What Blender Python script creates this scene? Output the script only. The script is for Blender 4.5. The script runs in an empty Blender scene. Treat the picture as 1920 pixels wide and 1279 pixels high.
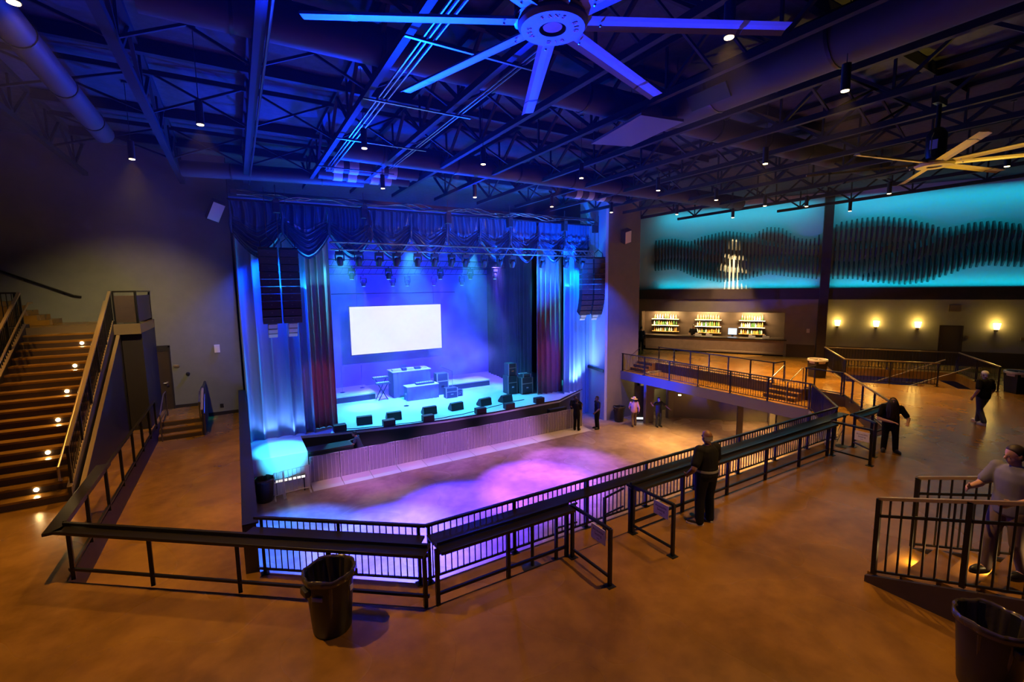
import bpy, bmesh, math, random
from mathutils import Vector, Matrix
from mathutils.geometry import tessellate_polygon
random.seed(11)
S = bpy.context.scene; COL = S.collection
V = Vector; PI = math.pi
R = math.radians

# ------------------------------------------------------------------ materials
MATS = {}
def mat(name, col, rough=.5, metal=0, spec=.5, emit=None, estr=0, noise=None, bump=0, bscale=30, alpha=None, trans=0, sheen=0, coat=0):
    m = bpy.data.materials.new(name); m.use_nodes = True
    nt = m.node_tree; N = nt.nodes; L = nt.links; b = N['Principled BSDF']
    b.inputs['Base Color'].default_value = (*col, 1); b.inputs['Roughness'].default_value = rough
    b.inputs['Metallic'].default_value = metal; b.inputs['Specular IOR Level'].default_value = spec
    if emit: b.inputs['Emission Color'].default_value = (*emit, 1); b.inputs['Emission Strength'].default_value = estr
    if trans: b.inputs['Transmission Weight'].default_value = trans
    if sheen: b.inputs['Sheen Weight'].default_value = sheen; b.inputs['Sheen Roughness'].default_value = .4
    if coat: b.inputs['Coat Weight'].default_value = coat
    tc = N.new('ShaderNodeTexCoord')
    if noise:
        c2, sc = noise[0], noise[1]
        n = N.new('ShaderNodeTexNoise'); n.inputs['Scale'].default_value = sc; n.inputs['Detail'].default_value = 5
        n.inputs['Roughness'].default_value = .6
        L.new(tc.outputs['Object'], n.inputs['Vector'])
        r = N.new('ShaderNodeValToRGB'); r.color_ramp.elements[0].position = .3; r.color_ramp.elements[1].position = .7
        r.color_ramp.elements[0].color = (*col, 1); r.color_ramp.elements[1].color = (*c2, 1)
        L.new(n.outputs['Fac'], r.inputs['Fac']); L.new(r.outputs['Color'], b.inputs['Base Color'])
    if bump:
        n = N.new('ShaderNodeTexNoise'); n.inputs['Scale'].default_value = bscale; n.inputs['Detail'].default_value = 3
        L.new(tc.outputs['Object'], n.inputs['Vector'])
        bp = N.new('ShaderNodeBump'); bp.inputs['Strength'].default_value = bump; bp.inputs['Distance'].default_value = .02
        L.new(n.outputs['Fac'], bp.inputs['Height']); L.new(bp.outputs['Normal'], b.inputs['Normal'])
    MATS[name] = m
    return m
def floor_mat(name, c1, c2, c3, r0=.2, r1=.34):
    m = bpy.data.materials.new(name); m.use_nodes = True
    nt = m.node_tree; N = nt.nodes; L = nt.links; b = N['Principled BSDF']
    tc = N.new('ShaderNodeTexCoord')
    n1 = N.new('ShaderNodeTexNoise'); n1.inputs['Scale'].default_value = .55; n1.inputs['Detail'].default_value = 7; n1.inputs['Roughness'].default_value = .62; n1.inputs['Distortion'].default_value = .35
    n2 = N.new('ShaderNodeTexNoise'); n2.inputs['Scale'].default_value = 3; n2.inputs['Detail'].default_value = 4
    n3 = N.new('ShaderNodeTexNoise'); n3.inputs['Scale'].default_value = 16; n3.inputs['Detail'].default_value = 6
    for n in (n1, n2, n3): L.new(tc.outputs['Object'], n.inputs['Vector'])
    r = N.new('ShaderNodeValToRGB'); e = r.color_ramp.elements
    e[0].position = .3; e[0].color = (*c1, 1); e[1].position = .7; e[1].color = (*c3, 1)
    k = e.new(.5); k.color = (*c2, 1); r.color_ramp.interpolation = 'B_SPLINE'
    mx = N.new('ShaderNodeMath'); mx.operation = 'MULTIPLY_ADD'; mx.inputs[1].default_value = .35; 
    L.new(n2.outputs['Fac'], mx.inputs[0])
    ms = N.new('ShaderNodeMath'); ms.operation = 'MULTIPLY_ADD'; ms.inputs[1].default_value = .8; ms.inputs[2].default_value = -.07
    L.new(n1.outputs['Fac'], ms.inputs[0]); L.new(ms.outputs[0], mx.inputs[2])
    L.new(mx.outputs[0], r.inputs['Fac'])
    # scattered pale scuffs
    rs = N.new('ShaderNodeValToRGB'); rs.color_ramp.elements[0].position = .66; rs.color_ramp.elements[1].position = .78
    L.new(n3.outputs['Fac'], rs.inputs['Fac'])
    mm = N.new('ShaderNodeMath'); mm.operation = 'MULTIPLY'
    rr2 = N.new('ShaderNodeValToRGB'); rr2.color_ramp.elements[0].position = .68; rr2.color_ramp.elements[1].position = .76
    L.new(n2.outputs['Fac'], rr2.inputs['Fac']); L.new(rs.outputs['Color'], mm.inputs[0]); L.new(rr2.outputs['Color'], mm.inputs[1])
    mix = N.new('ShaderNodeMixRGB'); mix.inputs['Color2'].default_value = (.34, .185, .05, 1)
    L.new(mm.outputs[0], mix.inputs['Fac']); L.new(r.outputs['Color'], mix.inputs['Color1']); L.new(mix.outputs['Color'], b.inputs['Base Color'])
    mr = N.new('ShaderNodeMapRange'); mr.inputs['To Min'].default_value = r0; mr.inputs['To Max'].default_value = r1
    n5 = N.new('ShaderNodeTexNoise'); n5.inputs['Scale'].default_value = .5; n5.inputs['Detail'].default_value = 1; L.new(tc.outputs['Object'], n5.inputs['Vector'])
    L.new(n5.outputs['Fac'], mr.inputs['Value']); L.new(mr.outputs[0], b.inputs['Roughness'])
    b.inputs['Specular IOR Level'].default_value = .45
    return m
def emit(name, col, s):
    m = bpy.data.materials.new(name); m.use_nodes = True; N = m.node_tree.nodes; N.clear()
    o = N.new('ShaderNodeOutputMaterial'); e = N.new('ShaderNodeEmission'); e.inputs['Color'].default_value = (*col, 1); e.inputs['Strength'].default_value = s
    m.node_tree.links.new(e.outputs[0], o.inputs[0]); return m
CONC = floor_mat('stained_concrete', (.11, .052, .007), (.205, .10, .015), (.30, .155, .026))
PITC = floor_mat('pit_concrete', (.15, .10, .085), (.26, .18, .15), (.36, .26, .22), .18, .34)
STEEL = mat('black_steel', (.006, .006, .007), .36, 0, .35)
STEELB = mat('brown_black_steel', (.010, .008, .007), .3, 0, .4)
PIPE = mat('worn_steel_pipe', (.16, .12, .09), .3, .7)
BRASS = mat('stair_rail_metal', (.30, .22, .13), .32, .5)
DARK = mat('dark_paint', (.016, .013, .014), .5)
DKBROWN = mat('dark_brown_paint', (.035, .022, .018), .55, noise=((.05, .03, .024), 3))
WALLG = mat('grey_green_wall', (.155, .165, .15), .75, noise=((.18, .19, .17), 2), bump=.05)
WALLT = mat('taupe_wall', (.20, .17, .14), .7, noise=((.23, .195, .16), 2))
WALLB = mat('bar_wall', (.22, .20, .17), .7, noise=((.25, .23, .19), 2))
WAINS = mat('brown_wainscot', (.07, .045, .03), .6)
TEALW = mat('wave_backing_wall', (.5, .55, .56), .8)
FIN = mat('wave_fin', (.05, .053, .056), .6, 0, .2)
SPLAY = mat('pale_wall', (.55, .55, .58), .75)
CEIL = mat('ceiling_deck', (.05, .05, .06), .9, 0, .1, noise=((.07, .07, .085), 6), bump=.2, bscale=14)
TRUSS = mat('roof_steel', (.02, .019, .024), .7, 0, .2)
DUCT = mat('duct_metal', (.05, .045, .055), .6, 0, .3)
WHITEB = mat('band_white', (.55, .55, .6), .6)
PANEL = mat('ceiling_panel_grey', (.16, .15, .2), .8)
BLKV = mat('black_velvet', (.035, .035, .045), .85)
VALM = mat('blue_satin', (.08, .17, .30), .26, .45, .6)
DRAPE = mat('blue_grey_drape', (.22, .32, .50), .5, 0, .4)
LEGM = mat('plum_velvet', (.33, .13, .15), .6, sheen=.35)
STAGEF = mat('stage_floor', (.55, .62, .64), .45, noise=((.62, .68, .70), 2))
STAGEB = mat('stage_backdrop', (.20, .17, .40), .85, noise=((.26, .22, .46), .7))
BLK = mat('black_box', (.018, .018, .02), .5)
GRILLE = mat('speaker_grille', (.035, .026, .024), .6, bump=.3, bscale=220)
GALV = mat('barricade_metal', (.55, .5, .5), .5, .2)
WHITEP = mat('pale_plastic', (.72, .70, .66), .5)
PLAS = mat('black_plastic', (.014, .014, .016), .42)
BAG = mat('bin_liner', (.045, .036, .028), .22, 0, .7, bump=.25, bscale=18)
LABELG = mat('grey_label', (.22, .22, .22), .5)
SIGN = mat('sign_paper', (.75, .72, .68), .7)
INK = mat('ink', (.03, .03, .03), .7)
ORANGE = mat('orange_paper', (.85, .16, .05), .7)
SKIN = mat('skin', (.42, .23, .16), .55); SKIND = mat('skin_dark', (.16, .075, .045), .5)
CLOTHK = mat('black_cloth', (.006, .006, .008), .85, 0, .2); CLOTHN = mat('navy_cloth', (.02, .026, .05), .85)
JEAN = mat('dark_denim', (.05, .06, .09), .85); CLOTHP = mat('peach_cloth', (.62, .33, .24), .85); CLOTHG = mat('grey_shirt', (.13, .13, .16), .85)
KHAKI = mat('dusty_trousers', (.16, .11, .10), .85)
HAIRK = mat('dark_hair', (.018, .011, .008), .6); HATM = mat('straw_hat', (.55, .42, .3), .8); SHOEW = mat('white_sole', (.7, .66, .6), .6); GREYH = mat('grey_hair', (.25, .22, .2), .7)
YELF = mat('fan_blade_metal', (.15, .14, .12), .5, .1)
YELF_LIT = mat('gold_lit_blade', (.55, .40, .10), .45)  # brighter yellow puts the warm light from below into the blade colour
WOOD = mat('bar_wood', (.28, .2, .14), .5, noise=((.36, .26, .19), 3))
SHELF = mat('lit_shelf_wood', (.5, .3, .13), .45)
GLASSA = mat('amber_bottle', (.55, .30, .08), .12, 0, .8); GLASSC = mat('clear_bottle', (.62, .60, .54), .1, 0, .8); GLASSG = mat('green_bottle', (.05, .16, .06), .12, 0, .8)
CASE = mat('flight_case', (.045, .045, .06), .55); CHROME = mat('chrome', (.6, .6, .62), .2, 1)
CLOTHT = mat('table_drape', (.14, .14, .2), .85)
E_WARM = emit('lamp_warm', (1, .68, .32), 14); E_STEP = emit('step_lamp', (1, .72, .34), 30); E_SCON = emit('sconce_glow', (1, .66, .16), 30)
E_SCREEN = emit('screen_white', (.97, .97, 1), .95); E_CYAN = emit('wash_lens', (.25, .85, 1), 4); E_RED = emit('exit_red', (1, .05, .03), 3)
E_WHITE = emit('white_tube', (1, .96, .9), 1.6); E_TILL = emit('till_screen', (.75, .85, 1), 1.3); E_VIO = emit('violet_lens', (.35, .3, 1), 1.6)

# ------------------------------------------------------------------ mesh builder
class MB:
    def __init__(s): s.v = []; s.f = []; s.mi = []; s.cur = 0
    def add(s, vs, fs):
        o = len(s.v); s.v += [tuple(p) for p in vs]; s.f += [tuple(i + o for i in f) for f in fs]; s.mi += [s.cur] * len(fs); return s
    def box(s, x0, x1, y0, y1, z0, z1):
        return s.add([(x0, y0, z0), (x1, y0, z0), (x1, y1, z0), (x0, y1, z0), (x0, y0, z1), (x1, y0, z1), (x1, y1, z1), (x0, y1, z1)],
                     [(3, 2, 1, 0), (4, 5, 6, 7), (0, 1, 5, 4), (1, 2, 6, 5), (2, 3, 7, 6), (3, 0, 4, 7)])
    def cbox(s, c, d, M=None):
        vs = [V((sx * d[0] / 2, sy * d[1] / 2, sz * d[2] / 2)) for sz in (-1, 1) for sx, sy in ((-1, -1), (1, -1), (1, 1), (-1, 1))]
        if M: vs = [M @ p for p in vs]
        return s.add([p + V(c) for p in vs], [(3, 2, 1, 0), (4, 5, 6, 7), (0, 1, 5, 4), (1, 2, 6, 5), (2, 3, 7, 6), (3, 0, 4, 7)])
    def bar(s, p, q, w, h):          # rectangular bar from p to q, h is the size nearest to vertical
        p, q = V(p), V(q); d = (q - p).normalized(); up = V((0, 0, 1)) if abs(d.z) < .95 else V((0, 1, 0))
        a = d.cross(up).normalized() * w / 2; b = a.normalized().cross(d).normalized() * h / 2
        return s.add([p - a - b, p + a - b, p + a + b, p - a + b, q - a - b, q + a - b, q + a + b, q - a + b],
                     [(0, 1, 2, 3), (7, 6, 5, 4), (1, 0, 4, 5), (2, 1, 5, 6), (3, 2, 6, 7), (0, 3, 7, 4)])
    def tube(s, pts, r, n=8, r2=None, cap=True):
        pts = [V(p) for p in pts]; rings = []
        m = len(pts); rr = r if isinstance(r, (list, tuple)) else [r + ((r2 if r2 is not None else r) - r) * i / max(1, m - 1) for i in range(m)]
        prev = None; vs = []
        for i, p in enumerate(pts):
            d = (pts[min(i + 1, m - 1)] - pts[max(i - 1, 0)])
            d = d.normalized() if d.length > 1e-9 else V((0, 0, 1))
            if prev is None: a = d.cross(V((0, 0, 1)) if abs(d.z) < .9 else V((0, 1, 0))).normalized()
            else: a = (prev - d * prev.dot(d)).normalized()
            prev = a; b = d.cross(a)
            vs += [p + (a * math.cos(2 * PI * k / n) + b * math.sin(2 * PI * k / n)) * rr[i] for k in range(n)]
        fs = [(i * n + k, i * n + (k + 1) % n, (i + 1) * n + (k + 1) % n, (i + 1) * n + k) for i in range(m - 1) for k in range(n)]
        if cap: fs += [tuple(range(n))[::-1], tuple(range((m - 1) * n, m * n))]
        return s.add(vs, fs)
    def lathe(s, prof, c=(0, 0, 0), n=24, sx=1, sy=1, M=None):   # prof: (r,z) list
        vs = []
        for r, z in prof: 
            for k in range(n):
                p = V((r * math.cos(2 * PI * k / n) * sx, r * math.sin(2 * PI * k / n) * sy, z))
                if M: p = M @ p
                vs.append(p + V(c))
        m = len(prof)
        fs = [(i * n + k, i * n + (k + 1) % n, (i + 1) * n + (k + 1) % n, (i + 1) * n + k) for i in range(m - 1) for k in range(n)]
        if prof[0][0] > 1e-6: fs.append(tuple(range(n))[::-1])
        if prof[-1][0] > 1e-6: fs.append(tuple(range((m - 1) * n, m * n)))
        return s.add(vs, fs)
    def ball(s, c, rx, ry=None, rz=None, n=12, m=8, M=None):
        ry = ry or rx; rz = rz or rx; vs = [];
        for i in range(m + 1):
            t = -PI / 2 + PI * i / m
            for k in range(n):
                p = V((rx * math.cos(t) * math.cos(2 * PI * k / n), ry * math.cos(t) * math.sin(2 * PI * k / n), rz * math.sin(t)))
                if M: p = M @ p
                vs.append(p + V(c))
        return s.add(vs, [(i * n + k, i * n + (k + 1) % n, (i + 1) * n + (k + 1) % n, (i + 1) * n + k) for i in range(m) for k in range(n)])
    def prism(s, poly, z0, z1, holes=()):     # horizontal polygon extruded
        loops = [[V((x, y, 0)) for x, y in poly]] + [[V((x, y, 0)) for x, y in h] for h in holes]
        flat = [p for l in loops for p in l]; n = len(flat)
        tri = tessellate_polygon(loops)
        vs = [(p.x, p.y, z1) for p in flat] + [(p.x, p.y, z0) for p in flat]; fs = []
        for a, b, c in tri:
            if (flat[b] - flat[a]).cross(flat[c] - flat[a]).z < 0: a, c = c, a
            fs += [(a, b, c), (c + n, b + n, a + n)]
        o = 0
        for l in loops:
            k = len(l); fs += [(o + i, o + (i + 1) % k, o + (i + 1) % k + n, o + i + n) for i in range(k)]; o += k
        return s.add(vs, fs)
    def extr(s, poly, axis, a0, a1):          # polygon in the plane perpendicular to axis 'x' or 'y'; poly of (u,z)
        f = (lambda u, z, a: (a, u, z)) if axis == 'x' else (lambda u, z, a: (u, a, z))
        n = len(poly); vs = [f(u, z, a0) for u, z in poly] + [f(u, z, a1) for u, z in poly]
        return s.add(vs, [tuple(range(n)), tuple(range(2 * n - 1, n - 1, -1))] + [(i, (i + 1) % n, (i + 1) % n + n, i + n) for i in range(n)])
    def grid(s, fn, nu, nv):
        vs = [fn(i / nu, j / nv) for j in range(nv + 1) for i in range(nu + 1)]
        return s.add(vs, [(j * (nu + 1) + i, j * (nu + 1) + i + 1, (j + 1) * (nu + 1) + i + 1, (j + 1) * (nu + 1) + i) for j in range(nv) for i in range(nu)])
    def obj(s, name, m, parent=None, smooth=None, bevel=0):
        o0 = wloc(parent) if parent else V((0, 0, 0))
        me = bpy.data.meshes.new(name); me.from_pydata([(p[0] - o0.x, p[1] - o0.y, p[2] - o0.z) for p in s.v], [], s.f)
        ms = m if isinstance(m, (list, tuple)) else [m]
        for k in ms: me.materials.append(k)
        if len(ms) > 1: me.polygons.foreach_set('material_index', s.mi)
        bm = bmesh.new(); bm.from_mesh(me); bmesh.ops.recalc_face_normals(bm, faces=bm.faces); bm.to_mesh(me); bm.free()
        if smooth:
            me.polygons.foreach_set('use_smooth', [True] * len(me.polygons))
            if smooth < 179: me.set_sharp_from_angle(angle=R(smooth))
        me.update()
        o = bpy.data.objects.new(name, me); COL.objects.link(o)
        if parent: o.parent = parent
        if bevel:
            b = o.modifiers.new('b', 'BEVEL'); b.width = bevel; b.segments = 2; b.limit_method = 'ANGLE'
        return o
WL = {}
def wloc(o):
    p = V((0, 0, 0))
    while o: p = p + o.location; o = o.parent
    return p
def tag(o, label, cat, group=None, kind=None):
    o['label'] = label; o['category'] = cat
    if group: o['group'] = group
    if kind: o['kind'] = kind
    return o
def thing(name, label, cat, loc=(0, 0, 0), group=None, kind=None, rz=0):
    o = bpy.data.objects.new(name, None); COL.objects.link(o); o.location = loc; o.rotation_euler.z = rz; o.empty_display_size = .1
    return tag(o, label, cat, group, kind)
def struct(name, mb, m, label, cat, **k): return tag(mb.obj(name, m, **k), label, cat, kind='structure')
def dup(src, loc, label=None, group=None, rz=None):
    r = src.copy(); COL.objects.link(r); r.location = loc
    if rz is not None: r.rotation_euler.z = rz
    if label: r['label'] = label
    if group: r['group'] = group
    for ch in list(src.children):
        c = ch.copy(); COL.objects.link(c); c.parent = r
        for g in list(ch.children):
            d = g.copy(); COL.objects.link(d); d.parent = c
    return r
def inst(src, loc, parent):      # a further part that shares a mesh
    c = src.copy(); COL.objects.link(c); c.parent = parent; c.location = loc; return c
def lamp(kind, name, loc, energy, col, target=None, size=None, blend=.5, radius=.05, shape=None, parent=None):
    l = bpy.data.lights.new(name, kind); l.energy = energy; l.color = col
    if kind == 'SPOT': l.spot_size = R(size); l.spot_blend = blend; l.shadow_soft_size = radius
    elif kind == 'POINT': l.shadow_soft_size = radius
    elif kind == 'AREA':
        l.shape = 'RECTANGLE'; l.size, l.size_y = size
    o = bpy.data.objects.new(name, l); COL.objects.link(o); o.location = loc
    if target is not None: o.rotation_euler = (V(target) - V(loc)).to_track_quat('-Z', 'Y').to_euler()
    return o
def text(body, size, m, loc, rot, parent, name='lettering', ext=.002):
    c = bpy.data.curves.new(name, 'FONT'); c.body = body; c.size = size; c.extrude = ext; c.align_x = 'CENTER'; c.align_y = 'CENTER'
    o = bpy.data.objects.new(name, c); COL.objects.link(o); bpy.context.view_layer.update()
    me = bpy.data.meshes.new_from_object(o.evaluated_get(bpy.context.evaluated_depsgraph_get()))
    bpy.data.objects.remove(o); me.materials.clear(); me.materials.append(m)
    o = bpy.data.objects.new(name, me); COL.objects.link(o); o.parent = parent
    o.location = V(loc) - wloc(parent); o.rotation_euler = rot
    return o
# ------------------------------------------------------------------ key levels (metres)
TIER, AISLE, PIT, DECK = 0, -.5, -3.4, -1.85
WS = V((.5, -.866, 0)); WO = V((-.866, -.5, 0)); W0 = V((30.42, 14.44, 0))
def WP(s, o, z): p = W0 + WS * s + WO * o; return V((p.x, p.y, z))
def wbox(mb, s0, s1, o0, o1, z0, z1):
    vs = [WP(s, o, z) for z in (z0, z1) for s, o in ((s0, o0), (s1, o0), (s1, o1), (s0, o1))]
    return mb.add(vs, [(3, 2, 1, 0), (4, 5, 6, 7), (0, 1, 5, 4), (1, 2, 6, 5), (2, 3, 7, 6), (3, 0, 4, 7)])
# light levels
PWD = 820; PW = {0: 1800, 3: 260, 4: 200, 5: 350, 6: 100, 7: 100, 8: 100, 9: 100, 10: 1400, 11: 1000, 14: 2000, 15: 4200, 16: 2600, 19: 3200, 21: 3000, 20: 300, 1: 1400}
SCN = 14; SHL = 240; BEAM = 10000
L_FLOOR = 6500; L_BACK = 1100; L_BLUE = 300; L_FRONT = 30000; L_HAZE = 6000; L_ROOF = 9000; L_FAN = 380000; L_PIT = 200000; L_CUR = 110; L_LEG = 3500; L_VAL = 3200
L_BAR = 900; L_TEAL = 165; L_LOB = 900
HAZE0, HAZE1 = .006, .05; EXPO = 0
HALL = .0010
# ================================================================== SETTING
tier = [(-14, -6), (42.2, -6), (40.4, -2.9), (24.17, 25.27), (21.2, 25.27), (21.2, 8.94), (16.96, 5.95), (2.08, 5.95), (-2.65, 9.6), (-2.65, 22.2), (-14, 22.2)]
hole = [(24.3, 10.25), (27.8, 12.85), (30.7, 8.2), (27.0, 5.95)]
struct('floor', MB().prism(tier, -.4, 0, [hole]), CONC, 'brown stained concrete floor of the upper tier', 'floor')
ais = [(-2.65, 9.6), (2.08, 5.95), (16.96, 5.95), (21.2, 8.94), (21.2, 20.2), (19.6, 20.2), (19.6, 9.5), (16.6, 7.22), (2.5, 7.2), (0, 9.15), (-.2, 9.2), (-.2, 22.2), (-2.65, 22.2)]
struct('floor_aisle', MB().prism(ais, -.95, AISLE), CONC, 'lower brown concrete aisle and walkway behind the drink rails', 'floor')
FASC = mat('grey_fascia', (.16, .15, .16), .6)
struct('trim_walkway', MB().prism([(19.585, 20.2), (19.585, 9.52), (16.59, 7.2), (16.57, 7.23), (19.565, 9.54), (19.565, 20.2)], -1.0, -.49), FASC, 'grey fascia along the edge of the walkway', 'trim')
mb = MB()
for (a, b) in zip(tier[4:11], tier[5:11]):
    d = (V((*b, 0)) - V((*a, 0))).normalized(); n = V((-d.y, d.x, 0)) * -.012
    mb.add([(a[0] + n.x, a[1] + n.y, -.5), (b[0] + n.x, b[1] + n.y, -.5), (b[0] + n.x, b[1] + n.y, 0.0), (a[0] + n.x, a[1] + n.y, 0.0), (a[0] - n.x, a[1] - n.y, -.5), (b[0] - n.x, b[1] - n.y, -.5), (b[0] - n.x, b[1] - n.y, 0.0), (a[0] - n.x, a[1] - n.y, 0.0)],
           [(0, 1, 2, 3), (7, 6, 5, 4), (0, 4, 5, 1), (3, 2, 6, 7), (0, 3, 7, 4), (1, 5, 6, 2)])
struct('trim_tier_edge', mb, DKBROWN, 'dark brown face below the edge of the upper tier', 'wall')
struct('floor_pit', MB().box(-.4, 36, 4.5, 23.2, PIT - .2, PIT), PITC, 'sunken concrete dance floor in front of the stage', 'floor')
struct('wall_pit_front', MB().prism([(2.5, 7.0), (16.6, 7.0), (16.6, 7.15), (2.5, 7.15)], PIT, -.95), DARK, 'dark wall below the straight part of the pit fence', 'wall')
struct('wall_pony', MB().box(-.2, .02, 9.2, 22.2, PIT, .42), DKBROWN, 'low dark wall between the left aisle and the pit', 'wall')
struct('trim_pony_cap', MB().box(-.2, .06, 9.16, 22.2, .42, .45), STEEL, 'narrow cap on the low wall beside the left aisle', 'trim')
struct('wall_left', MB().box(-14, -.02, 22.2, 22.45, PIT, 10), WALLG, 'grey green wall left of the stage', 'wall')
struct('baseboard_left', MB().box(-2.38, -1.36, 22.17, 22.2, 0, .12).box(-1.34, -.2, 22.17, 22.2, -.5, -.36), DARK, 'dark baseboard along the grey green wall', 'baseboard')
struct('wall_outer', MB().box(-10.6, -10.4, -6, 22.2, 0, 10), WALLG, 'dark side wall beyond the stairs', 'wall')
struct('wall_corner', MB().box(18.5, 21.0, 20.2, 20.45, PIT, 9.9).box(20.8, 21.0, 20.45, 25.3, PIT, 9.9), WALLT, 'taupe wall right of the stage beside the walkway', 'wall')
mb = MB(); mb.prism([(18.5, 20.22), (18.62, 20.45), (19.12, 23.3), (18.95, 23.3), (18.38, 20.3)], PIT, 9.9)
struct('wall_splay', mb, SPLAY, 'pale slanted wall at the right end of the stage opening', 'wall')
struct('trim_splay_rail', MB().prism([(18.36, 20.35), (18.93, 23.2), (18.88, 23.2), (18.31, 20.35)], -.5, -.34), STEEL, 'dark rail across the pale slanted wall', 'trim')
# the slanted wall of the bar
mb = MB(); wbox(mb, -1.9, 21, -.25, 0, 0, 3.6); wbox(mb, -10.8, -1.9, -.25, 0, 2.75, 3.6); wbox(mb, -12.6, -10.8, -.25, 0, 0, 3.6)
struct('wall_bar', mb, WALLB, 'taupe wall around the bar below the wave sculpture', 'wall')
mb = MB(); wbox(mb, -1.75, -.25, 0, .03, 0, .8); wbox(mb, .35, 5.45, 0, .03, 0, .8); wbox(mb, 6.42, 21, 0, .03, 0, .8)
struct('trim_wainscot', mb, WAINS, 'brown wainscot along the foot of the bar wall', 'trim')
mb = MB(); wbox(mb, -12.6, 21, -.25, .22, 3.62, 4.26)
struct('beam_band', mb, DKBROWN, 'dark band across the wall above the bar', 'beam')
mb = MB(); wbox(mb, -12.6, 21, -.35, -.15, 4.26, 9.9)
struct('wall_wave', mb, TEALW, 'pale upper wall washed teal behind the wave sculpture', 'wall')
mb = MB(); wbox(mb, -.2, .26, 0, .42, 0, 9.9)
struct('column_wave', mb, DKBROWN, 'tall dark column between the two wave sculptures', 'column')
struct('column_pit', MB().lathe([(.17, PIT), (.17, -.95)], (20.95, 13.35, 0), 4), DKBROWN, 'square column under the walkway', 'column')
struct('column_lobby', MB().lathe([(.2, PIT), (.2, -.4)], (25.6, 14.4, 0), 4), WALLT, 'pale column in the lobby under the bar', 'column')
mb = MB().box(21.85, 22.4, 18.5, 18.7, PIT, -.4).box(19.95, 20.6, 18.5, 18.7, PIT, -.4).box(20.6, 21.85, 18.5, 18.7, -1.45, -.4)
mb.prism([(22.3, 18.5), (33.5, 7.6), (33.64, 7.74), (22.44, 18.64)], PIT, -.4)
struct('wall_lobby', mb, WALLT, 'taupe wall of the lobby under the bar', 'wall')
struct('wall_lobby_room', MB().box(21.05, 27.5, 20.0, 20.1, PIT, -.4), WALLB, 'pale wall seen through the lit lobby doorway', 'wall')
struct('ceiling', MB().box(-14, 42, -6, 33, 9.9, 10.1), CEIL, 'dark corrugated roof deck', 'ceiling')
# stage house
deck = [(2.05, 21.9), (3.4, 21.55), (6, 21.0), (8.5, 20.65), (11, 20.55), (15.4, 20.75), (17.0, 21.6), (19, 22.6), (19, 31.2), (0.05, 31.2), (0.05, 22.0)]
struct('floor_stage', MB().prism(deck, DECK - .12, DECK), STAGEF, 'pale stage floor', 'floor')
mb = MB(); fr = deck[:8]
for a, b in zip(fr, fr[1:]):
    mb.add([(a[0], a[1] + .02, PIT), (b[0], b[1] + .02, PIT), (b[0], b[1] + .02, DECK - .02), (a[0], a[1] + .02, DECK - .02), (a[0], a[1] + .12, PIT), (b[0], b[1] + .12, PIT), (b[0], b[1] + .12, DECK - .02), (a[0], a[1] + .12, DECK - .02)],
           [(0, 1, 2, 3), (7, 6, 5, 4), (0, 4, 5, 1), (3, 2, 6, 7), (0, 3, 7, 4), (1, 5, 6, 2)])
struct('wall_stage_front', mb, BLKV, 'black fascia along the front of the stage', 'wall')
mb = MB()
for a, b in zip(fr[1:], fr[2:]): mb.bar((a[0], a[1], DECK + .01), (b[0], b[1], DECK + .01), .05, .05)
struct('trim_stage_edge', mb, STEEL, 'thin dark lip along the stage edge', 'trim')
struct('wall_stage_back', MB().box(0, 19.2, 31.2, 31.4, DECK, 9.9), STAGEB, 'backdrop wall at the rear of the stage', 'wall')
struct('wall_stage_left', MB().box(-.2, 0.0, 22.45, 31.4, PIT, 9.9), BLKV, 'dark side wall inside the stage left of the curtain', 'wall')
struct('wall_stage_right', MB().box(19.1, 19.3, 23.3, 31.4, PIT, 9.9), BLKV, 'dark side wall inside the stage at its right', 'wall')
# ------------------------------------------------------------------ roof trusses, braces, ducts
for i, x in enumerate([-7.2, -4.25, -1.45, .62, 2.72, 4.6, 6.42, 8.45, 10.7, 12.9, 15.1, 17.3, 19.5, 22.0, 24.6, 27.4]):
    y1 = 22.15 if x < 0 else 21.2
    if x > 18: y1 = 20.1
    if x > 21: y1 = 26.6 - (x - 21) * 1.7
    big = x in (-1.45, .62)
    t = thing('roof_truss', 'roof truss ' + ['far left, above the side wall', 'over the left stairs', 'ending at the top of the grey wall', 'beside the stage opening, with a pale conduit', 'third from the left over the stage opening', 'over the left half of the stage screen', 'over the middle of the stage screen', 'over the right edge of the stage screen', 'crossing the large duct near the hanging panel', 'right of the hanging ceiling panel', 'second right of the hanging ceiling panel', 'over the right end of the stage', 'over the walkway', 'over the left end of the bar', 'over the middle of the bar', 'above the wave column'][i], 'truss', (x, -4, 8.7), 'roof trusses running towards the stage', 'structure')
    w = .13 if not big else .17
    mb = MB().bar((x, -4, 8.76), (x, y1, 8.76), w, .14); mb.obj('bottom_chord', TRUSS, t)
    MB().bar((x, -4, 9.8), (x, y1, 9.8), .13, .12).obj('top_chord', TRUSS, t)
    mb = MB(); y = y1; k = 0
    while y > -3:
        mb.bar((x, y, 8.8 if k % 2 else 9.75), (x, y - 1.25, 9.75 if k % 2 else 8.8), .07, .07)
        if k % 2: mb.bar((x, y - .0, 8.8), (x, y, 9.75), .05, .05)
        y -= 1.25; k += 1
    mb.obj('web', TRUSS, t)
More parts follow.
